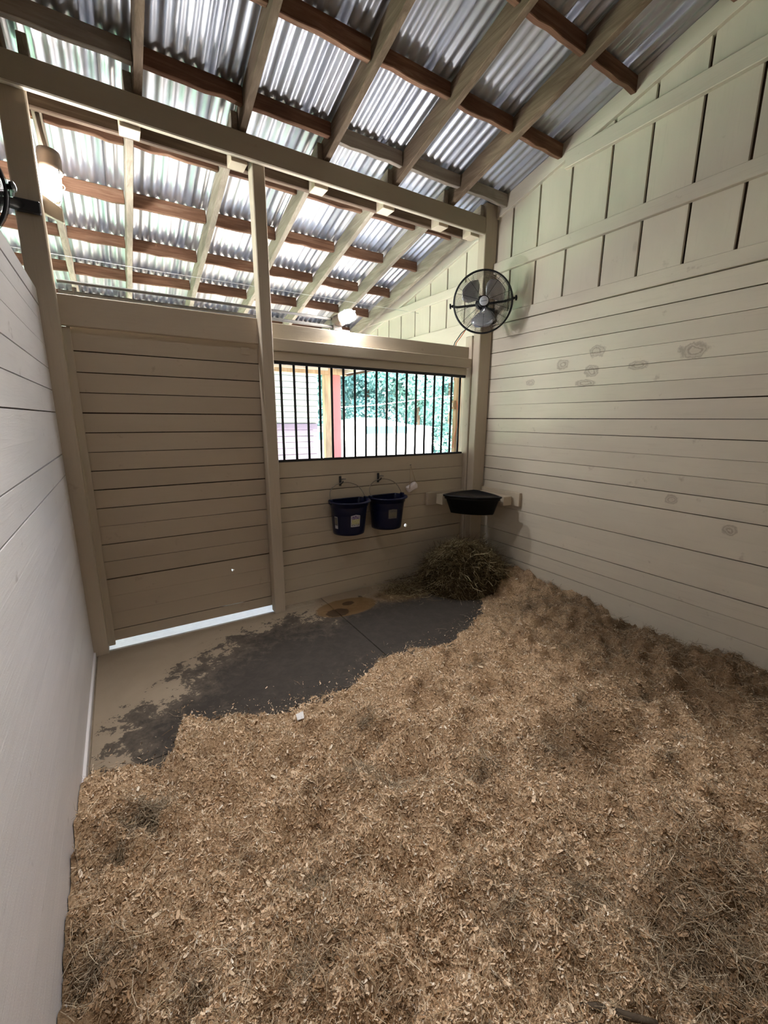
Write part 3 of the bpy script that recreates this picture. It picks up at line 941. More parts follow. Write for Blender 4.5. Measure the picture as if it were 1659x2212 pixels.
xx_ = np.concatenate([3.3 - np.abs(RNG.normal(0, 0.45, k_)), RNG.normal(1.45, 0.35, k_ // 2)])
yy_ = np.concatenate([RNG.uniform(0.2, 2.4, k_), RNG.normal(0.3, 0.22, k_ // 2)])
pts.append(np.stack([np.clip(xx_, -0.28, 3.31), np.maximum(yy_, -0.2)], 1))
V, F = stems(np.concatenate(pts), 0.03, 0.13, 0.0006, 0.0013, 0.3, 0.018)
tag(fast('hay_clumps', V, F, 'clump', bed), 'dark trodden clumps of hay', None, None, 'stuff')
stick = MB().tube([(0.88, 0.425, 0.05), (0.93, 0.385, 0.055), (0.98, 0.335, 0.052), (1.04, 0.285, 0.045)], [0.005, 0.009, 0.010, 0.007], 7).build('stick', 'bark', None, True)
tag(stick, 'dark broken stick lying on the shavings at the bottom edge', 'stick')

zs = float(bed_h(np.array([0.67]), np.array([1.93]))[0])
o = MB().add([(0.655, 1.915, zs + .012), (0.69, 1.905, zs + .018), (0.70, 1.945, zs + .03), (0.66, 1.95, zs + .022), (0.655, 1.915, zs + .008), (0.69, 1.905, zs + .014), (0.70, 1.945, zs + .026), (0.66, 1.95, zs + .018)],
             [(0, 1, 2, 3), (7, 6, 5, 4), (0, 4, 5, 1), (1, 5, 6, 2), (2, 6, 7, 3), (3, 7, 4, 0)]).build('foam_scrap', 'white_wall')
tag(o, 'small white scrap lying on the shavings near the edge of the mat', 'scrap')
# ================================================================== HAY PILE
hx, hy = 2.84, 3.0
def hay_h(dx, dy):
    r = np.sqrt((dx / 0.46) ** 2 + (dy / 0.42) ** 2)
    return 0.37 * np.clip(1 - r ** 2.6, 0, 1) ** 0.75
n1, n2 = 70, 56
ax_, ay_ = np.meshgrid(np.linspace(-0.5, 0.5, n1), np.linspace(-0.44, 0.44, n2), indexing='ij')
az_ = hay_h(ax_, ay_) * (0.9 + 0.25 * (fbm(ax_ + 5, ay_ + 5, 9, 3) - 0.5)) + FLOOR
PX = np.clip(hx + ax_, 2.2, XR - 0.01); PY = np.clip(hy + ay_, 2.4, 3.42)
idx = np.arange(ax_.size).reshape(ax_.shape)
fc = np.stack([idx[:-1, :-1], idx[1:, :-1], idx[1:, 1:], idx[:-1, 1:]], -1).reshape(-1, 4)
hay = fast('hay_pile', np.stack([PX, PY, az_], -1).reshape(-1, 3), fc, 'hay_core', None, True)
tag(hay, 'rounded heap of brown-green hay on the floor under the black corner feeder', 'hay', None, 'stuff')
n = 15000
a, q = RNG.uniform(0, 2 * np.pi, n), np.sqrt(RNG.random(n)) * 1.04
dx, dy = 0.46 * q * np.cos(a), 0.42 * q * np.sin(a)
z = hay_h(dx, dy) + FLOOR + RNG.uniform(-0.02, 0.035, n)
tang = a + np.pi / 2 + RNG.normal(0, 0.9, n)
slope = -RNG.uniform(0.0, 1.4, n) * np.clip(q, 0, 1)
dirs = np.stack([np.cos(tang) + 0.4 * np.cos(a), np.sin(tang) + 0.4 * np.sin(a), 0.6 * slope * np.sign(np.sin(3 * a + 1)) + RNG.normal(0, 0.3, n)], 1)
c = np.stack([hx + dx, hy + dy, z], 1)
V, F = ribbons(c, dirs, 0.05 + 0.24 * RNG.random(n) ** 1.6, RNG.uniform(0.0008, 0.0024, n), 4, 0.22)
V[:, 0] = np.minimum(V[:, 0], XR - 0.005); V[:, 1] = np.minimum(V[:, 1], 3.42); V[:, 2] = np.maximum(V[:, 2], FLOOR + 0.002)
fast('hay_stems', V, F, 'hay', hay)
n = 2600                                                    # wisps fallen to the left along the front wall
cx_ = RNG.normal(2.32, 0.16, n); cyy = RNG.normal(3.14, 0.12, n)
dirs = np.stack([RNG.normal(0, 1, n), RNG.normal(0, 1, n), RNG.normal(0, 0.2, n)], 1)
V, F = ribbons(np.stack([cx_, cyy, FLOOR + 0.008 + np.abs(RNG.normal(0, 0.03, n)) * np.clip((cx_ - 2.0) / 0.5, 0.1, 1.5)], 1), dirs, 0.03 + 0.12 * RNG.random(n) ** 2, RNG.uniform(0.0007, 0.0016, n), 3, 0.2)
V[:, 1] = np.minimum(V[:, 1], 3.42); V[:, 2] = np.maximum(V[:, 2], FLOOR + 0.003)
fast('fallen_stems', V, F, 'hay', hay)

# ================================================================== BUCKETS, HOOKS, SALT LICK
def bucket(cx, rim_z, label, hook_label, stick_mat, second_sticker, hook):
    """flat-backed bucket hung by its bail; back against the planks"""
    yb = 3.405
    b = empty('bucket', (cx, yb - 0.14, rim_z - 0.30))
    tag(b, label, 'bucket', 'blue buckets hung on the front wall')
    n = 40
    def ring(w, dep, z, yback):
        pts = []
        for j in range(n):
            a = 2 * math.pi * j / n
            xx, yy = math.cos(a), math.sin(a)
            ysh = yy if yy < 0.55 else 0.55 + (yy - 0.55) * 0.12       # flat back
            pts.append((cx + w * xx, yback - dep * 0.6 + dep * ysh, z))
        return pts
    prof = [(.125, .125, -.300), (.142, .138, -.296), (.146, .142, -.27), (.160, .153, -.10), (.166, .158, -.045), (.172, .163, -.042), (.174, .165, -.012), (.186, .176, -.008), (.189, .179, .001),
            (.185, .175, .007), (.170, .162, .004), (.166, .158, -.05), (.140, .136, -.288)]
    vs = []
    for (w, dep, z) in prof:
        vs += ring(w, dep, rim_z + z, yb)
    fs = [tuple(range(n))[::-1]]
    for i in range(len(prof) - 1):
        for j in range(n):
            fs.append((i * n + j, i * n + (j + 1) % n, (i + 1) * n + (j + 1) % n, (i + 1) * n + j))
    fs.append(tuple((len(prof) - 1) * n + j for j in range(n)))
    body = at(b, MB().add(vs[:6 * n] + vs[6 * n:], fs).build('body', 'blue_plastic', None, True))
    body.data.polygons[0].use_smooth = False
    # moulded bead round the lip
    at(b, MB().tube([(p[0], p[1], p[2]) for p in ring(.187, .177, rim_z, yb)], 0.0075, 6, closed=True).build('rim', 'blue_plastic', None, True))
    # wire bail up to the hook
    ez = rim_z + 0.012
    yc = yb - 0.09
    pts = []
    for k in range(17):
        t = k / 16
        a = math.pi * t
        pts.append((cx - 0.172 * math.cos(a), yc + (yb + 0.0 - yc) * math.sin(a) ** 0.6, ez + (hook[1] - ez) * math.sin(a) ** 0.75))
    at(b, MB().tube(pts, 0.0042, 6).build('bail', 'wire', None, True))
    for s in (-1, 1):
        at(b, MB().box(cx + s * 0.176 - 0.014, cx + s * 0.176 + 0.014, yc - 0.022, yc + 0.022, rim_z - 0.02, rim_z + 0.022).build('bail_ear', 'blue_plastic', None, False, 0.005))
    # stickers curved on the wall of the bucket
    def patch(name, mat, a0, a1, z0, z1, off, shape=None, parent=b):
        k = 8
        vs, fs = [], []
        for i in range(k + 1):
            a = a0 + (a1 - a0) * i / k
            for zz in (z0, z1 if shape is None else z1 + shape * (1 - abs(2 * i / k - 1))):
                t = (zz + .27) / .17
                w, dep = .146 + .014 * t + off, .142 + .011 * t + off
                vs.append((cx + w * math.cos(a), yb - dep * 0.6 + dep * math.sin(a), rim_z + zz))
        for i in range(k):
            fs.append((2 * i, 2 * i + 2, 2 * i + 3, 2 * i + 1))
        o = MB().add(vs, fs).build(name, mat)
        md = o.modifiers.new('thickness', 'SOLIDIFY'); md.thickness = 0.0006; md.offset = 1.0
        return at(parent, o)
    R = math.radians
    if second_sticker:
        patch('sticker', 'sticker_edge', R(-110), R(-78), -.212, -.112, .0016, .010)
        patch('sticker_print', 'sticker_a', R(-108), R(-80), -.205, -.118, .0026, .008)
        patch('care_label', 'sticker_edge', R(-170), R(-156), -.235, -.125, .0016)
        patch('care_label_print', 'sticker_b', R(-169), R(-157), -.205, -.130, .0026)
    else:
        patch('sticker', 'sticker_b', R(-115), R(-84), -.185, -.100, .0018, .006)
    return b
bucket(1.70, 0.885, 'blue bucket with a bright shield sticker, nearer the plank door', '', 'sticker_a', True, (1.67, 1.035))
bucket(2.105, 0.885, 'blue bucket with a dull worn sticker, nearer the black feeder', '', 'sticker_b', False, (2.07, 1.04))
def hook(x, z, label):
    h = empty('bucket_hook', (x, YW, z))
    tag(h, label, 'hook', 'black bucket hooks')
    at(h, MB().box(x - 0.011, x + 0.011, YW - 0.012, YW, z - 0.045, z + 0.045).build('plate', 'black_iron', None, False, 0.004))
    at(h, MB().tube([(x, YW - 0.01, z - 0.01), (x, YW - 0.03, z - 0.022), (x + 0.004, YW - 0.045, z - 0.012), (x + 0.008, YW - 0.05, z + 0.004)], 0.005, 6).build('hook_arm', 'black_iron', None, True))
    at(h, MB().tube([(x + 0.006, YW - 0.012, z + 0.016), (x + 0.022, YW - 0.03, z + 0.02), (x + 0.042, YW - 0.035, z + 0.018)], 0.0045, 6).build('snap_lever', 'steel_dark', None, True))
hook(1.672, 1.048, 'black metal hook above the bucket with the bright sticker')
hook(2.075, 1.052, 'black metal hook above the bucket with the dull sticker')

sl = empty('salt_lick', (2.45, 3.40, 0.93))
tag(sl, 'white salt lick block hanging on a loop of cord', 'salt lick')
bm = bmesh.new()
bmesh.ops.create_icosphere(bm, subdivisions=3, radius=1.0)
for v in bm.verts:
    p = v.co.copy()
    q = Vector([math.copysign(abs(c_) ** 0.55, c_) for c_ in p])
    q = q * (1 + 0.08 * math.sin(5 * p.x + 2) * math.cos(4 * p.z))
    loc = Vector((q.x * 0.065, q.y * 0.026, q.z * 0.036))
    a = math.radians(24)
    v.co = Vector((2.45 + loc.x * math.cos(a) - loc.z * math.sin(a), 3.392 + loc.y, 0.935 + loc.x * math.sin(a) + loc.z * math.cos(a)))
me = bpy.data.meshes.new('block'); bm.to_mesh(me); bm.free()
for p in me.polygons: p.use_smooth = True
me.materials.append(M['salt'])
o = bpy.data.objects.new('block', me); col.objects.link(o); at(sl, o)
at(sl, MB().tube([(2.405, 3.362, 0.925), (2.425, 3.385, 1.03), (2.452, 3.418, 1.15), (2.47, 3.39, 1.05), (2.50, 3.385, 0.975)], 0.0032, 6).build('cord', 'rope', None, True))
at(sl, MB().tube([(2.452, 3.43, 1.152), (2.452, 3.41, 1.157)], 0.004, 6).build('nail', 'steel_dark', None, True))

# ================================================================== CORNER FEEDER
fe = empty('corner_feeder', (2.98, 3.05, 0.70))
tag(fe, 'black plastic corner feeder with a curved front on a wooden bracket', 'feeder')
def feeder_ring(k, z):
    """plan outline scaled about its middle; apex towards the corner post"""
    P = [Vector(p) for p in ((3.13, 3.22, 0), (2.98, 3.225, 0), (2.80, 3.205, 0), (2.67, 3.165, 0))]
    # convex front between the two tips
    a, b, ctl = Vector((2.655, 3.14, 0)), Vector((3.035, 2.755, 0)), Vector((2.76, 2.83, 0))
    for i in range(15):
        t = i / 14
        P.append(a * (1 - t) ** 2 + ctl * 2 * t * (1 - t) + b * t * t)
    P += [Vector(p) for p in ((3.065, 2.765, 0), (3.11, 2.90, 0), (3.14, 3.06, 0), (3.15, 3.18, 0))]
    c0 = Vector((2.99, 3.06, 0))
    return [(c0.x + (p.x - c0.x) * k, c0.y + (p.y - c0.y) * k, z) for p in P]
def ring_mesh(rings):
    n = len(rings[0])
    vs = [p for r in rings for p in r]
    fs = [tuple(range(n))]
    for i in range(len(rings) - 1):
        for j in range(n):
            fs.append((i * n + j, i * n + (j + 1) % n, (i + 1) * n + (j + 1) % n, (i + 1) * n + j))
    fs.append(tuple((len(rings) - 1) * n + j for j in range(n))[::-1])
    return MB().add(vs, fs)
ZF = 0.872
at(fe, ring_mesh([feeder_ring(.66, ZF - .185), feeder_ring(.74, ZF - .180), feeder_ring(.90, ZF - .04), feeder_ring(.96, ZF - .03), feeder_ring(.94, ZF - .002), feeder_ring(.90, ZF - .002),
                  feeder_ring(.86, ZF - .04), feeder_ring(.70, ZF - .170), feeder_ring(.6, ZF - .174)]).build('bowl', 'black_plastic', None, True))
at(fe, ring_mesh([feeder_ring(.935, ZF - .004), feeder_ring(1.0, ZF - .010), feeder_ring(1.01, ZF), feeder_ring(1.0, ZF + .006), feeder_ring(.92, ZF + .006), feeder_ring(.91, ZF - .002)]).build('rim', 'black_plastic', None, True))
def board(name, pts, z0, z1, th, label):
    (x0, y0), (x1, y1) = pts
    d = Vector((x1 - x0, y1 - y0, 0)).normalized()
    nrm = Vector((-d.y, d.x, 0)) * th
    vs = [(x0, y0, z0), (x1, y1, z0), (x1 + nrm.x, y1 + nrm.y, z0), (x0 + nrm.x, y0 + nrm.y, z0)]
    vs += [(v[0], v[1], z1) for v in vs]
    o = MB().add(vs, [(0, 1, 2, 3), (7, 6, 5, 4), (0, 4, 5, 1), (1, 5, 6, 2), (2, 6, 7, 3), (3, 7, 4, 0)]).build(name, 'paint_x', None, False, 0.004)
    return tag(o, label, 'board')
board('bracket_board', ((3.15, 3.392), (2.655, 3.392)), 0.722, 0.858, -0.036, 'short beige board on the front wall beside the black feeder')
board('bracket_board', ((3.293, 2.75), (3.293, 3.27)), 0.757, 0.893, -0.036, 'short beige board on the right wall beside the black feeder')
board('timber_stub', ((2.735, 3.25), (3.16, 3.25)), 0.745, 0.845, 0.10, 'stub of timber carrying the left lip of the black feeder')
board('timber_stub', ((3.165, 2.83), (3.165, 3.26)), 0.765, 0.855, -0.115, 'stub of timber carrying the right lip of the black feeder')

# ================================================================== FANS
def make_fan(center, normal, label, mount, R=0.262, roll=0.0):
    c = Vector(center)
    nz = Vector(normal).normalized()
    ux = Vector((0, 0, 1)).cross(nz).normalized()
    uy = nz.cross(ux)
    cr, sr = math.cos(roll), math.sin(roll)
    ux, uy = ux * cr + uy * sr, uy * cr - ux * sr
    B = Matrix((ux, uy, nz)).transposed()
    L = lambda x, y, z: c + B @ Vector((x, y, z))
    f = empty('wall_fan', mount)
    tag(f, label, 'fan', 'black cage fans')
    circ = lambda r, z, n=56: [L(r * math.cos(2 * math.pi * j / n), r * math.sin(2 * math.pi * j / n), z) for j in range(n)]
    dome = lambda r: 0.020 + 0.050 * math.sqrt(max(0, 1 - (r / R) ** 2.4))
    at(f, MB().tube(circ(R, 0.0, 64), 0.0085, 6, True).build('rim', 'black_iron', None, True))
    for sgn, nm in ((1, 'front_guard'), (-1, 'rear_guard')):
        g = MB()
        for k in range(1, 21):
            r = 0.048 + (R - 0.052) * k / 20
            g.tube(circ(r, sgn * dome(r) * (1 if sgn > 0 else 1.15), 40), 0.0015, 3, True)
        for k in range(10):
            a = 2 * math.pi * k / 10 + (0.25 if sgn > 0 else 0)
            g.tube([L(r * math.cos(a), r * math.sin(a), sgn * (dome(r) * (1 if sgn > 0 else 1.15) + 0.002)) for r in (0.04, 0.1, 0.16, 0.21, 0.24, R)], 0.0016, 4)
        at(f, g.build(nm, 'black_iron', None, True))
    for k, deg in enumerate((146, 46, 280)):
        a0 = math.radians(deg)
        vs, fs = [], []
        nr, nc = 9, 8
        for i in range(nr):
            t = i / (nr - 1)
            r = 0.042 + 0.172 * t
            half = math.radians(10 + 29 * math.sin(min(1.0, t * 1.15 + 0.12) * math.pi * 0.62) ** 1.3) * (1.0 if t < 0.8 else math.sqrt(max(0.05, 1 - ((t - 0.8) / 0.2) ** 2 * 0.8)))
            for j in range(nc):
                s = j / (nc - 1) * 2 - 1
                a = a0 + half * s - 0.25 * t
                zz = 0.028 * s * (0.5 + 0.5 * t) + 0.010 * (1 - s * s)
                vs.append(L(r * math.cos(a), r * math.sin(a), zz))
        for i in range(nr - 1):
            for j in range(nc - 1):
                fs.append((i * nc + j, i * nc + j + 1, (i + 1) * nc + j + 1, (i + 1) * nc + j))
        o = MB().add(vs, fs).build('blade', 'silver', None, True)
        md = o.modifiers.new('thickness', 'SOLIDIFY'); md.thickness = 0.0016
        at(f, o)
    at(f, MB().lathe([(0.0, -0.105), (0.055, -0.1), (0.062, -0.08), (0.062, -0.03), (0.05, -0.012), (0.0, -0.01)], 24, c, B).build('motor', 'black_plastic', None, True))
    at(f, MB().lathe([(0.0, -0.012), (0.042, -0.01), (0.044, 0.02), (0.036, 0.03), (0.0, 0.032)], 20, c, B).build('hub', 'black_plastic', None, True))
    bd = at(f, MB().lathe([(0.0, 0.066), (0.046, 0.066), (0.048, 0.072), (0.044, 0.076), (0.0, 0.077)], 28, c, B).build('badge_ring', 'black_plastic', None, True))
    o = MB().lathe([(0.0, 0.074), (0.040, 0.074), (0.0398, 0.078), (0.036, 0.0795), (0.0, 0.080)], 28, c, B).build('badge', 'badge', None, True)
    o.parent = bd
    o.matrix_parent_inverse = Matrix.Translation(f.location).inverted() if False else Matrix.Identity(4)
    vs = [L(x_, y_, z_) for x_ in (-0.026, 0.026) for y_ in (-0.0035, 0.0035) for z_ in (0.0785, 0.0808)]
    o2 = MB().add(vs, [(0, 1, 3, 2), (4, 6, 7, 5), (0, 4, 5, 1), (2, 3, 7, 6), (0, 2, 6, 4), (1, 5, 7, 3)]).build('badge_mark', 'badge_line')
    o2.parent = bd
    # yoke, knobs and wall mount
    yk = [L(-R - 0.012, 0, 0), L(-R - 0.012, 0, -0.03), L(-R * 0.86, 0, -0.115), L(-0.12, 0, -0.135), L(0.12, 0, -0.135), L(R * 0.86, 0, -0.115), L(R + 0.012, 0, -0.03), L(R + 0.012, 0, 0)]
    at(f, MB().tube(yk, 0.012, 6).build('yoke', 'black_iron', None, True))
    for s in (-1, 1):
        Bk = Matrix((B @ Vector((0, 1, 0)), B @ Vector((0, 0, 1)), B @ Vector((s, 0, 0)))).transposed()
        at(f, MB().lathe([(0.006, 0.0), (0.006, 0.012), (0.022, 0.014), (0.024, 0.026), (0.012, 0.03)], 8, L(s * (R + 0.012), 0, 0), Bk).build('knob', 'black_plastic', None, False))
    back = L(0, 0, -0.135)
    mv = Vector(mount)
    at(f, MB().tube([back, back.lerp(mv, 0.5), mv], [0.022, 0.026, 0.03], 8).build('mount_arm', 'black_iron', None, True))
    return f, L
fan, LF = make_fan((2.965, 3.055, 2.648), (-0.60, -0.78, -0.10), 'black cage fan with silver blades mounted on the corner post', (3.24, 3.27, 2.60), 0.262, math.radians(6))
at(fan, MB().box(3.19, 3.30, 3.225, 3.274, 2.53, 2.67).build('mount_plate', 'black_iron', None, False, 0.006))
at(fan, MB().tube([LF(-0.06, -0.09, -0.1), (2.99, 3.20, 2.50), (2.99, 3.36, 2.43), (3.0, 3.46, 2.36), (3.02, 3.52, 2.28)], 0.0045, 6).build('power_cord', 'black_iron', None, True))
fan2, _ = make_fan((-0.556, 3.06, 2.70), (-0.35, -0.90, -0.12), 'black cage fan at the far left edge over the partition', (-0.30, 3.30, 2.74), 0.24)
at(fan2, MB().box(-0.34, -0.225, 3.27, 3.308, 2.71, 2.77).build('mount_plate', 'black_iron', None, False, 0.005))
cord = MB().tube([(3.10, 3.40, 2.50), (3.07, 3.44, 2.43), (3.03, 3.475, 2.36), (3.04, 3.5, 2.28), (3.06, 3.52, 2.0)], 0.0045, 6).build('extension_cord', 'orange_cord', None, True)
tag(cord, 'thin rust-orange cord hanging behind the window header below the fan', 'cord')

# ================================================================== LAMPS, CONDUITS, STRING
def jar_lamp(base, direction, label, scale=1.0):
    d = Vector(direction).normalized()
    a = Vector((0, 0, 1)) if abs(d.z) < 0.9 else Vector((1, 0, 0))
    u = d.cross(a).normalized()
    B = Matrix((u, d.cross(u), d)).transposed()
    s = scale
    c = Vector(base)
    f = empty('jar_lamp', base)
    tag(f, label, 'lamp', 'lit jar lamps on the front wall')
    at(f, MB().lathe([(0.0, -0.03 * s), (0.05 * s, -0.03 * s), (0.056 * s, 0.0), (0.056 * s, 0.045 * s), (0.06 * s, 0.05 * s), (0.06 * s, 0.066 * s), (0.04 * s, 0.068 * s), (0.0, 0.068 * s)], 24, c, B).build('cap', 'lamp_metal', None, True))
    at(f, MB().lathe([(0.030 * s, 0.066 * s), (0.048 * s, 0.072 * s), (0.05 * s, 0.12 * s), (0.048 * s, 0.17 * s), (0.036 * s, 0.196 * s), (0.012 * s, 0.205 * s)], 24, c, B).build('glass', 'lamp_glass', None, True))
    g = MB()
    for k in range(4):
        a = math.pi / 4 + k * math.pi / 2
        P = [(0.060, .06), (0.062, .12), (0.060, .178), (0.045, .212), (0.0, .225)]
        g.tube([c + B @ Vector((r * s * math.cos(a), r * s * math.sin(a), h * s)) for (r, h) in P], 0.0028 * s, 5)
    g.tube([c + B @ Vector((0.063 * s * math.cos(2 * math.pi * j / 20), 0.063 * s * math.sin(2 * math.pi * j / 20), 0.125 * s)) for j in range(20)], 0.0025 * s, 5, True)
    at(f, g.build('wire_guard', 'chrome', None, True))
    return f
l1 = jar_lamp((-0.168, 3.56, 3.125), (-0.06, -0.03, -1), 'lit jar lamp hanging cap up beside the left post', 1.12)
at(l1, MB().tube([(-0.168, 3.56, 3.14), (-0.185, 3.565, 3.25), (-0.195, 3.57, 3.349)], 0.012, 6).build('stem', 'lamp_metal', None, True))
l2 = jar_lamp((1.70, 3.50, 2.415), (0.42, -0.78, 0.22), 'lit jar lamp lying on top of the window header', 0.88)
at(l2, MB().box(1.66, 1.74, 3.475, 3.555, 2.335, 2.45).build('junction_box', 'grey_pipe', None, False, 0.006))
at(l2, MB().box(1.68, 1.79, 3.43, 3.47, 2.326, 2.338).build('foot_plate', 'chrome', None, False, 0.002))
# unseen shaded lamp, added above the viewer to light the foreground bedding
def unseen_shade_lamp(p, label, watts):
    c = Vector(p)
    f = empty('unseen_shade_lamp', p)
    tag(f, label, 'lamp')
    at(f, MB().lathe([(0.028, 0.10), (0.03, 0.02), (0.06, 0.0), (0.13, -0.05), (0.20, -0.12), (0.205, -0.125), (0.197, -0.12), (0.125, -0.046), (0.05, -0.004), (0.02, 0.0)], 28, c).build('shade', 'lamp_metal', None, True))
    at(f, MB().tube([c + Vector((0, 0, 0.09)), (c.x, c.y, rz(c.y, 3.47))], 0.006, 6).build('drop_cord', 'black_iron', None, True))
    at(f, MB().lathe([(0.012, -0.02), (0.028, -0.04), (0.032, -0.065), (0.022, -0.09), (0.005, -0.097)], 16, c).build('bulb', 'lamp_glass', None, True))
    ld = bpy.data.lights.new('bulb_light', 'SPOT')
    ld.energy = watts
    ld.color = (1.0, 0.95, 0.93)
    ld.spot_size = math.radians(84)
    ld.spot_blend = 0.85
    ld.shadow_soft_size = 0.05
    lo = bpy.data.objects.new('bulb_light', ld)
    col.objects.link(lo)
    lo.location = (c.x, c.y, c.z - 0.135)
    at(f, lo)
unseen_shade_lamp((0.62, 1.05, 3.50), 'unseen shaded lamp added under the rafters to light the foreground bedding', 42.0)
br = MB().add([(-0.24, 3.42, 2.93), (-0.24, 3.50, 2.93), (-0.15, 3.50, 2.74), (-0.15, 3.42, 2.74), (-0.16, 3.42, 2.93), (-0.16, 3.50, 2.93), (-0.11, 3.50, 2.80), (-0.11, 3.42, 2.80)],
              [(0, 1, 2, 3), (7, 6, 5, 4), (0, 4, 5, 1), (1, 5, 6, 2), (2, 6, 7, 3), (3, 7, 4, 0)])
br = MB().add([(-0.31, 3.415, 2.80), (-0.31, 3.455, 2.80), (-0.31, 3.455, 2.93), (-0.31, 3.415, 2.93), (-0.13, 3.415, 2.735), (-0.13, 3.455, 2.735), (-0.13, 3.455, 2.81), (-0.13, 3.415, 2.81)],
              [(0, 1, 2, 3), (7, 6, 5, 4), (0, 4, 5, 1), (1, 5, 6, 2), (2, 6, 7, 3), (3, 7, 4, 0)]).build('brace', 'paint_post', None, False, 0.004)
tag(br, 'short slanting brace behind the left post under the hanging lamp', 'brace')
def conduit(z, x0, x1, r, label):
    o = MB().tube([(x0, 3.50, z - 0.002), (x0 + 0.03, 3.50, z), ((x0 + x1) / 2, 3.50, z + 0.004), (x1, 3.50, z)], r, 8).build('conduit', 'grey_pipe', None, True)
    return tag(o, label, 'pipe', 'conduits over the front wall')
conduit(2.428, -0.215, 1.67, 0.0105, 'upper thin grey conduit running over the door to the header lamp')
conduit(2.366, -0.215, 1.67, 0.0125, 'lower grey conduit lying just above the door head')
st = MB().tube([(-0.13, 3.50, 2.352), (-0.13, 3.50, 2.40)], 0.014, 6).build('pipe_strap', 'grey_pipe', None, False)
tag(st, 'small grey strap holding the lower conduit near the left post', 'clip')
o = MB().tube([(-1.5, 4.5, 2.858), (0.4, 4.5, 2.855), (1.6, 4.5, 2.868), (3.3, 4.5, 2.87)], 0.002, 5).build('fence_wire', 'white_string', None, True)
tag(o, 'thin white wire stretched under the porch roof', 'wire')

# ================================================================== OUTSIDE
gxs = np.concatenate([np.linspace(-40, -6, 8), np.linspace(-5, 8, 14), np.linspace(10, 70, 12)])
gys = np.concatenate([np.linspace(3.5, 8, 8), np.linspace(10, 80, 20)])
A, Bq = np.meshgrid(gxs, gys, indexing='ij')
Zg = -0.10 - np.clip((Bq - 8.0) * 0.075, 0, 1.6) + np.clip((Bq - 45) * 0.05, 0, 2)
idx = np.arange(A.size).reshape(A.shape)
fc = np.stack([idx[:-1, :-1], idx[1:, :-1], idx[1:, 1:], idx[:-1, 1:]], -1).reshape(-1, 4)
g = fast('ground', np.stack([A, Bq, Zg], -1).reshape(-1, 3), fc, 'ground', None, True)
tag(g, 'bright sunlit sandy yard outside', None, None, 'structure')
gb = MB().box(-40, 40, -40, -4.5, -0.3, -0.12).build('ground_back', 'ground')
tag(gb, 'yard behind the barn', None, None, 'structure')
gr = MB().add([(3.39, -4.5, -0.12), (70, -4.5, -0.12), (70, 3.4, -0.12), (3.39, 3.4, -0.12), (3.39, -4.5, -0.3), (70, -4.5, -0.3), (70, 3.4, -0.3), (3.39, 3.4, -0.3)],
              [(0, 1, 2, 3), (7, 6, 5, 4), (0, 4, 5, 1), (1, 5, 6, 2), (2, 6, 7, 3), (3, 7, 4, 0)]).build('ground_side', 'ground')
tag(gr, 'yard beside the barn', None, None, 'structure')
YP = 6.6
ps = MB().box(-4.0, 3.45, 3.47, 6.9, -0.3, -0.085).build('floor_porch', 'slab')
tag(ps, 'pale concrete slab of the porch', None, None, 'structure')
post('porch_lintel', 'tan_wood', -4.0, 3.36, YP - 0.05, YP + 0.05, 2.30, 2.58, 'tan porch lintel seen at the top left of the barred window', 'beam')
post('porch_lintel', 'paint_x', -4.0, 3.0, YP - 0.09, YP - 0.052, 2.36, 2.58, 'pale board fixed along the tan porch lintel', 'beam')
post('porch_post', 'tan_wood', 2.95, 3.06, YP - 0.05, YP + 0.06, -0.12, 2.30, 'tan wooden post left of the red post beyond the bars')
post('porch_post', 'red_paint', 3.075, 3.235, YP - 0.05, YP + 0.03, -0.12, 2.30, 'faded red post at the porch corner beyond the bars')
post('wall_stud', 'tan_wood', 3.30, 3.38, 3.735, 3.80, -0.12, 2.33, 'bare tan stud at the right end of the barred window')
post('side_panel', 'paint_z', 3.34, 3.37, 3.47, 3.72, -0.12, 2.33, 'white board edge behind the last window bar', 'panel')
jb = empty('outlet_box', (3.30, 3.77, 1.715))
tag(jb, 'small tan electrical box on the bare stud', 'box')
at(jb, MB().box(3.265, 3.30, 3.735, 3.80, 1.715, 1.81).build('body', 'tan_wood', None, False, 0.004))
at(jb, MB().box(3.26, 3.265, 3.75, 3.785, 1.74, 1.785).build('cover', 'paint_z', None, False, 0.001))
o = MB().tube([(3.27, 3.70, 1.80), (3.27, 3.665, 1.66), (3.275, 3.69, 1.52), (3.28, 3.73, 1.40), (3.28, 3.75, 1.28)], 0.0045, 6).build('hanging_cable', 'orange_cord', None, True)
tag(o, 'loose orange cable looping beside the bare stud', 'cord')

# log-sided building
YL = 9.6
lb = empty('log_building', (1.0, YL, -0.2))
tag(lb, 'white log-sided building with grey lower siding beyond the bars', 'building')
at(lb, MB().box(-6.0, 4.03, YL + 0.06, YL + 4.0, -0.3, 3.6).build('wall', 'log_white'))
def halflog(x0, x1, zc, r, mat, nm):
    vs, fs = [], []
    k = 6
    for xx in (x0, x1):
        for j in range(k + 1):
            a = math.pi * j / k - math.pi / 2
            vs.append((xx, YL + 0.07 - r * 0.9 * math.cos(a), zc + r * math.sin(a)))
    for j in range(k):
        fs.append((j, j + 1, k + 2 + j, k + 1 + j))
    fs += [tuple(range(k + 1))[::-1], tuple(k + 1 + j for j in range(k + 1)), (0, k + 1, 2 * k + 1, k)]
    at(lb, MB().add(vs, fs).build(nm, mat, None, False))
for i in range(15):
    halflog(-6.0, 4.14, 1.55 + 0.135 * i, 0.07, 'log_white', 'log')
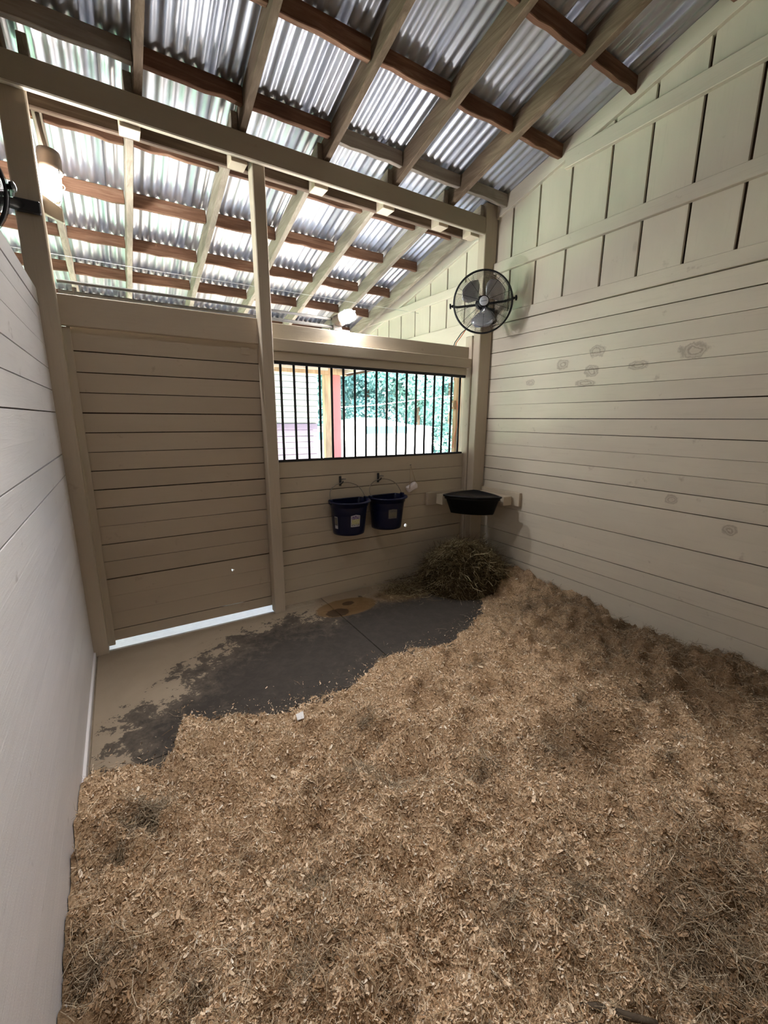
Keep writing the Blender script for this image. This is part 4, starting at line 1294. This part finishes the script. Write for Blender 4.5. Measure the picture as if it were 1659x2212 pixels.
for i in range(12):
    z0 = -0.22 + 0.142 * i
    at(lb, MB().box(-6.0, 4.10, YL - 0.01 - random.uniform(0, .012), YL + 0.058, z0 + 0.003, z0 + 0.139).build('siding_board', 'log_grey', None, False, 0.004))
rfv = [(-6.4, YL - 0.5, 3.45), (4.5, YL - 0.5, 3.45), (4.5, YL + 2.0, 4.4), (-6.4, YL + 2.0, 4.4), (-6.4, YL + 4.5, 3.45), (4.5, YL + 4.5, 3.45)]
rfv += [(x_, y_, z_ + 0.12) for (x_, y_, z_) in rfv]
at(lb, MB().add(rfv, [(0, 1, 2, 3), (3, 2, 5, 4), (6, 9, 8, 7), (9, 10, 11, 8), (0, 6, 7, 1), (4, 5, 11, 10), (0, 3, 9, 6), (3, 4, 10, 9), (1, 7, 8, 2), (2, 8, 11, 5)]).build('roof', 'white_roof'))

# low white buildings down the yard
def hip_house(x0, x1, y0, y1, zg, ze, zr, inset, label, teal):
    h = empty('low_building', ((x0 + x1) / 2, y0, zg))
    tag(h, label, 'building')
    at(h, MB().box(x0 + 0.3, x1 - 0.3, y0 + 0.3, y1 - 0.3, zg - 0.3, ze).build('wall', 'white_wall'))
    ym = (y0 + y1) / 2
    vs = [(x0, y0, ze), (x1, y0, ze), (x1, y1, ze), (x0, y1, ze), (x0 + inset, ym, zr), (x1 - inset, ym, zr)]
    at(h, MB().add(vs, [(0, 1, 5, 4), (1, 2, 5), (2, 3, 4, 5), (3, 0, 4), (0, 3, 2, 1)]).build('roof', 'white_roof'))
    for (a, b, c_, d) in teal:
        at(h, MB().box(a, b, y0 + 0.24, y0 + 0.31, c_, d).build('window', 'teal_wall', None, False, 0.01))
hip_house(11.3, 16.0, 22.0, 26.0, -1.2, 1.20, 1.68, 1.5, 'white hip-roofed building with a teal band among the trees', [(12.6, 13.55, .72, 1.16), (13.65, 14.6, .72, 1.16), (14.75, 15.65, .72, 1.16)])
hip_house(16.6, 18.7, 23.0, 25.0, -1.2, 1.05, 1.2, 0.5, 'small flat white shed right of the hip-roofed building', [])
hip_house(7.8, 11.2, 22.5, 25.0, -1.2, 0.95, 1.15, 0.6, 'low white shed with a teal window just right of the red post', [(9.8, 10.9, .4, .85)])
o = MB().tube([(5.2, 14.5, 1.88), (9.0, 15.3, 2.15), (14.0, 15.5, 2.75), (21.9, 15.8, 3.6)], 0.014, 5).build('power_line', 'white_string', None, True)
tag(o, 'thin power line crossing in front of the trees', 'wire')

o = MB().tube([(22.0, 15.8, -0.9), (22.0, 15.8, 4.2)], [0.12, 0.09], 8).build('utility_pole', 'bark', None, True)
tag(o, 'wooden pole carrying the thin power line', 'pole')
def tree(x, y, h, r, mat, label, n=6500):
    zg = -0.1 - min(max((y - 8) * 0.075, 0), 1.6)
    t = empty('broadleaf_tree', (x, y, zg))
    tag(t, label, 'tree', 'trees behind the yard')
    at(t, MB().tube([(x, y, zg - 0.2), (x + 0.1, y, zg + h * 0.3), (x - 0.1, y + 0.1, zg + h * 0.75)], [r * 0.06, r * 0.05, r * 0.02], 8).build('trunk', 'bark', None, True))
    nb = 16
    bc = np.stack([x + RNG.normal(0, 0.42 * r, nb), y + RNG.normal(0, 0.42 * r, nb), zg + h * RNG.uniform(0.12, 0.95, nb)], 1)
    br_ = r * RNG.uniform(0.35, 0.6, nb)
    k = RNG.integers(0, nb, n)
    d = RNG.normal(0, 1, (n, 3)); d /= np.linalg.norm(d, axis=1, keepdims=True)
    c = bc[k] + d * (br_[k] * RNG.random(n) ** 0.25)[:, None]
    s = RNG.uniform(0.10, 0.24, n)[:, None]
    a = RNG.normal(0, 1, (n, 3)); a /= np.linalg.norm(a, axis=1, keepdims=True)
    b = np.cross(a, RNG.normal(0, 1, (n, 3))); b /= np.linalg.norm(b, axis=1, keepdims=True)
    V = np.stack([c - a * s, c + b * s * 0.55, c + a * s, c - b * s * 0.55], 1).reshape(-1, 3)
    F = np.arange(4 * n).reshape(n, 4)
    at(t, fast('foliage', V, F, mat))
TR = [(10.0, 29.5, 9.5, 2.6, 'leaf_b', 'pale leafy tree just right of the red post'), (13.5, 30.0, 12.0, 3.2, 'leaf_a', 'dark green tree behind the left end of the hip roof'),
      (17.5, 30.5, 12.5, 3.3, 'leaf_a', 'dark green tree behind the right end of the hip roof'), (16.0, 34.0, 14.0, 3.8, 'leaf_b', 'tall tree standing farther back above the hip roof'),
      (21.0, 28.5, 11.0, 3.0, 'leaf_b', 'pale leafy tree behind the small white shed'), (24.8, 29.0, 11.5, 3.2, 'leaf_b', 'leafy tree at the right end of the barred window'),
      (20.5, 35.0, 14.0, 4.0, 'leaf_a', 'dark tree in the back row right of centre'), (26.5, 35.0, 14.0, 4.0, 'leaf_a', 'dark tree in the back row behind the bare stud'),
      (11.0, 35.0, 13.5, 3.8, 'leaf_a', 'dark tree in the back row above the red post'), (29.0, 29.0, 11.0, 3.4, 'leaf_b', 'leafy tree beyond the bare stud')]
for a in TR:
    tree(*a)
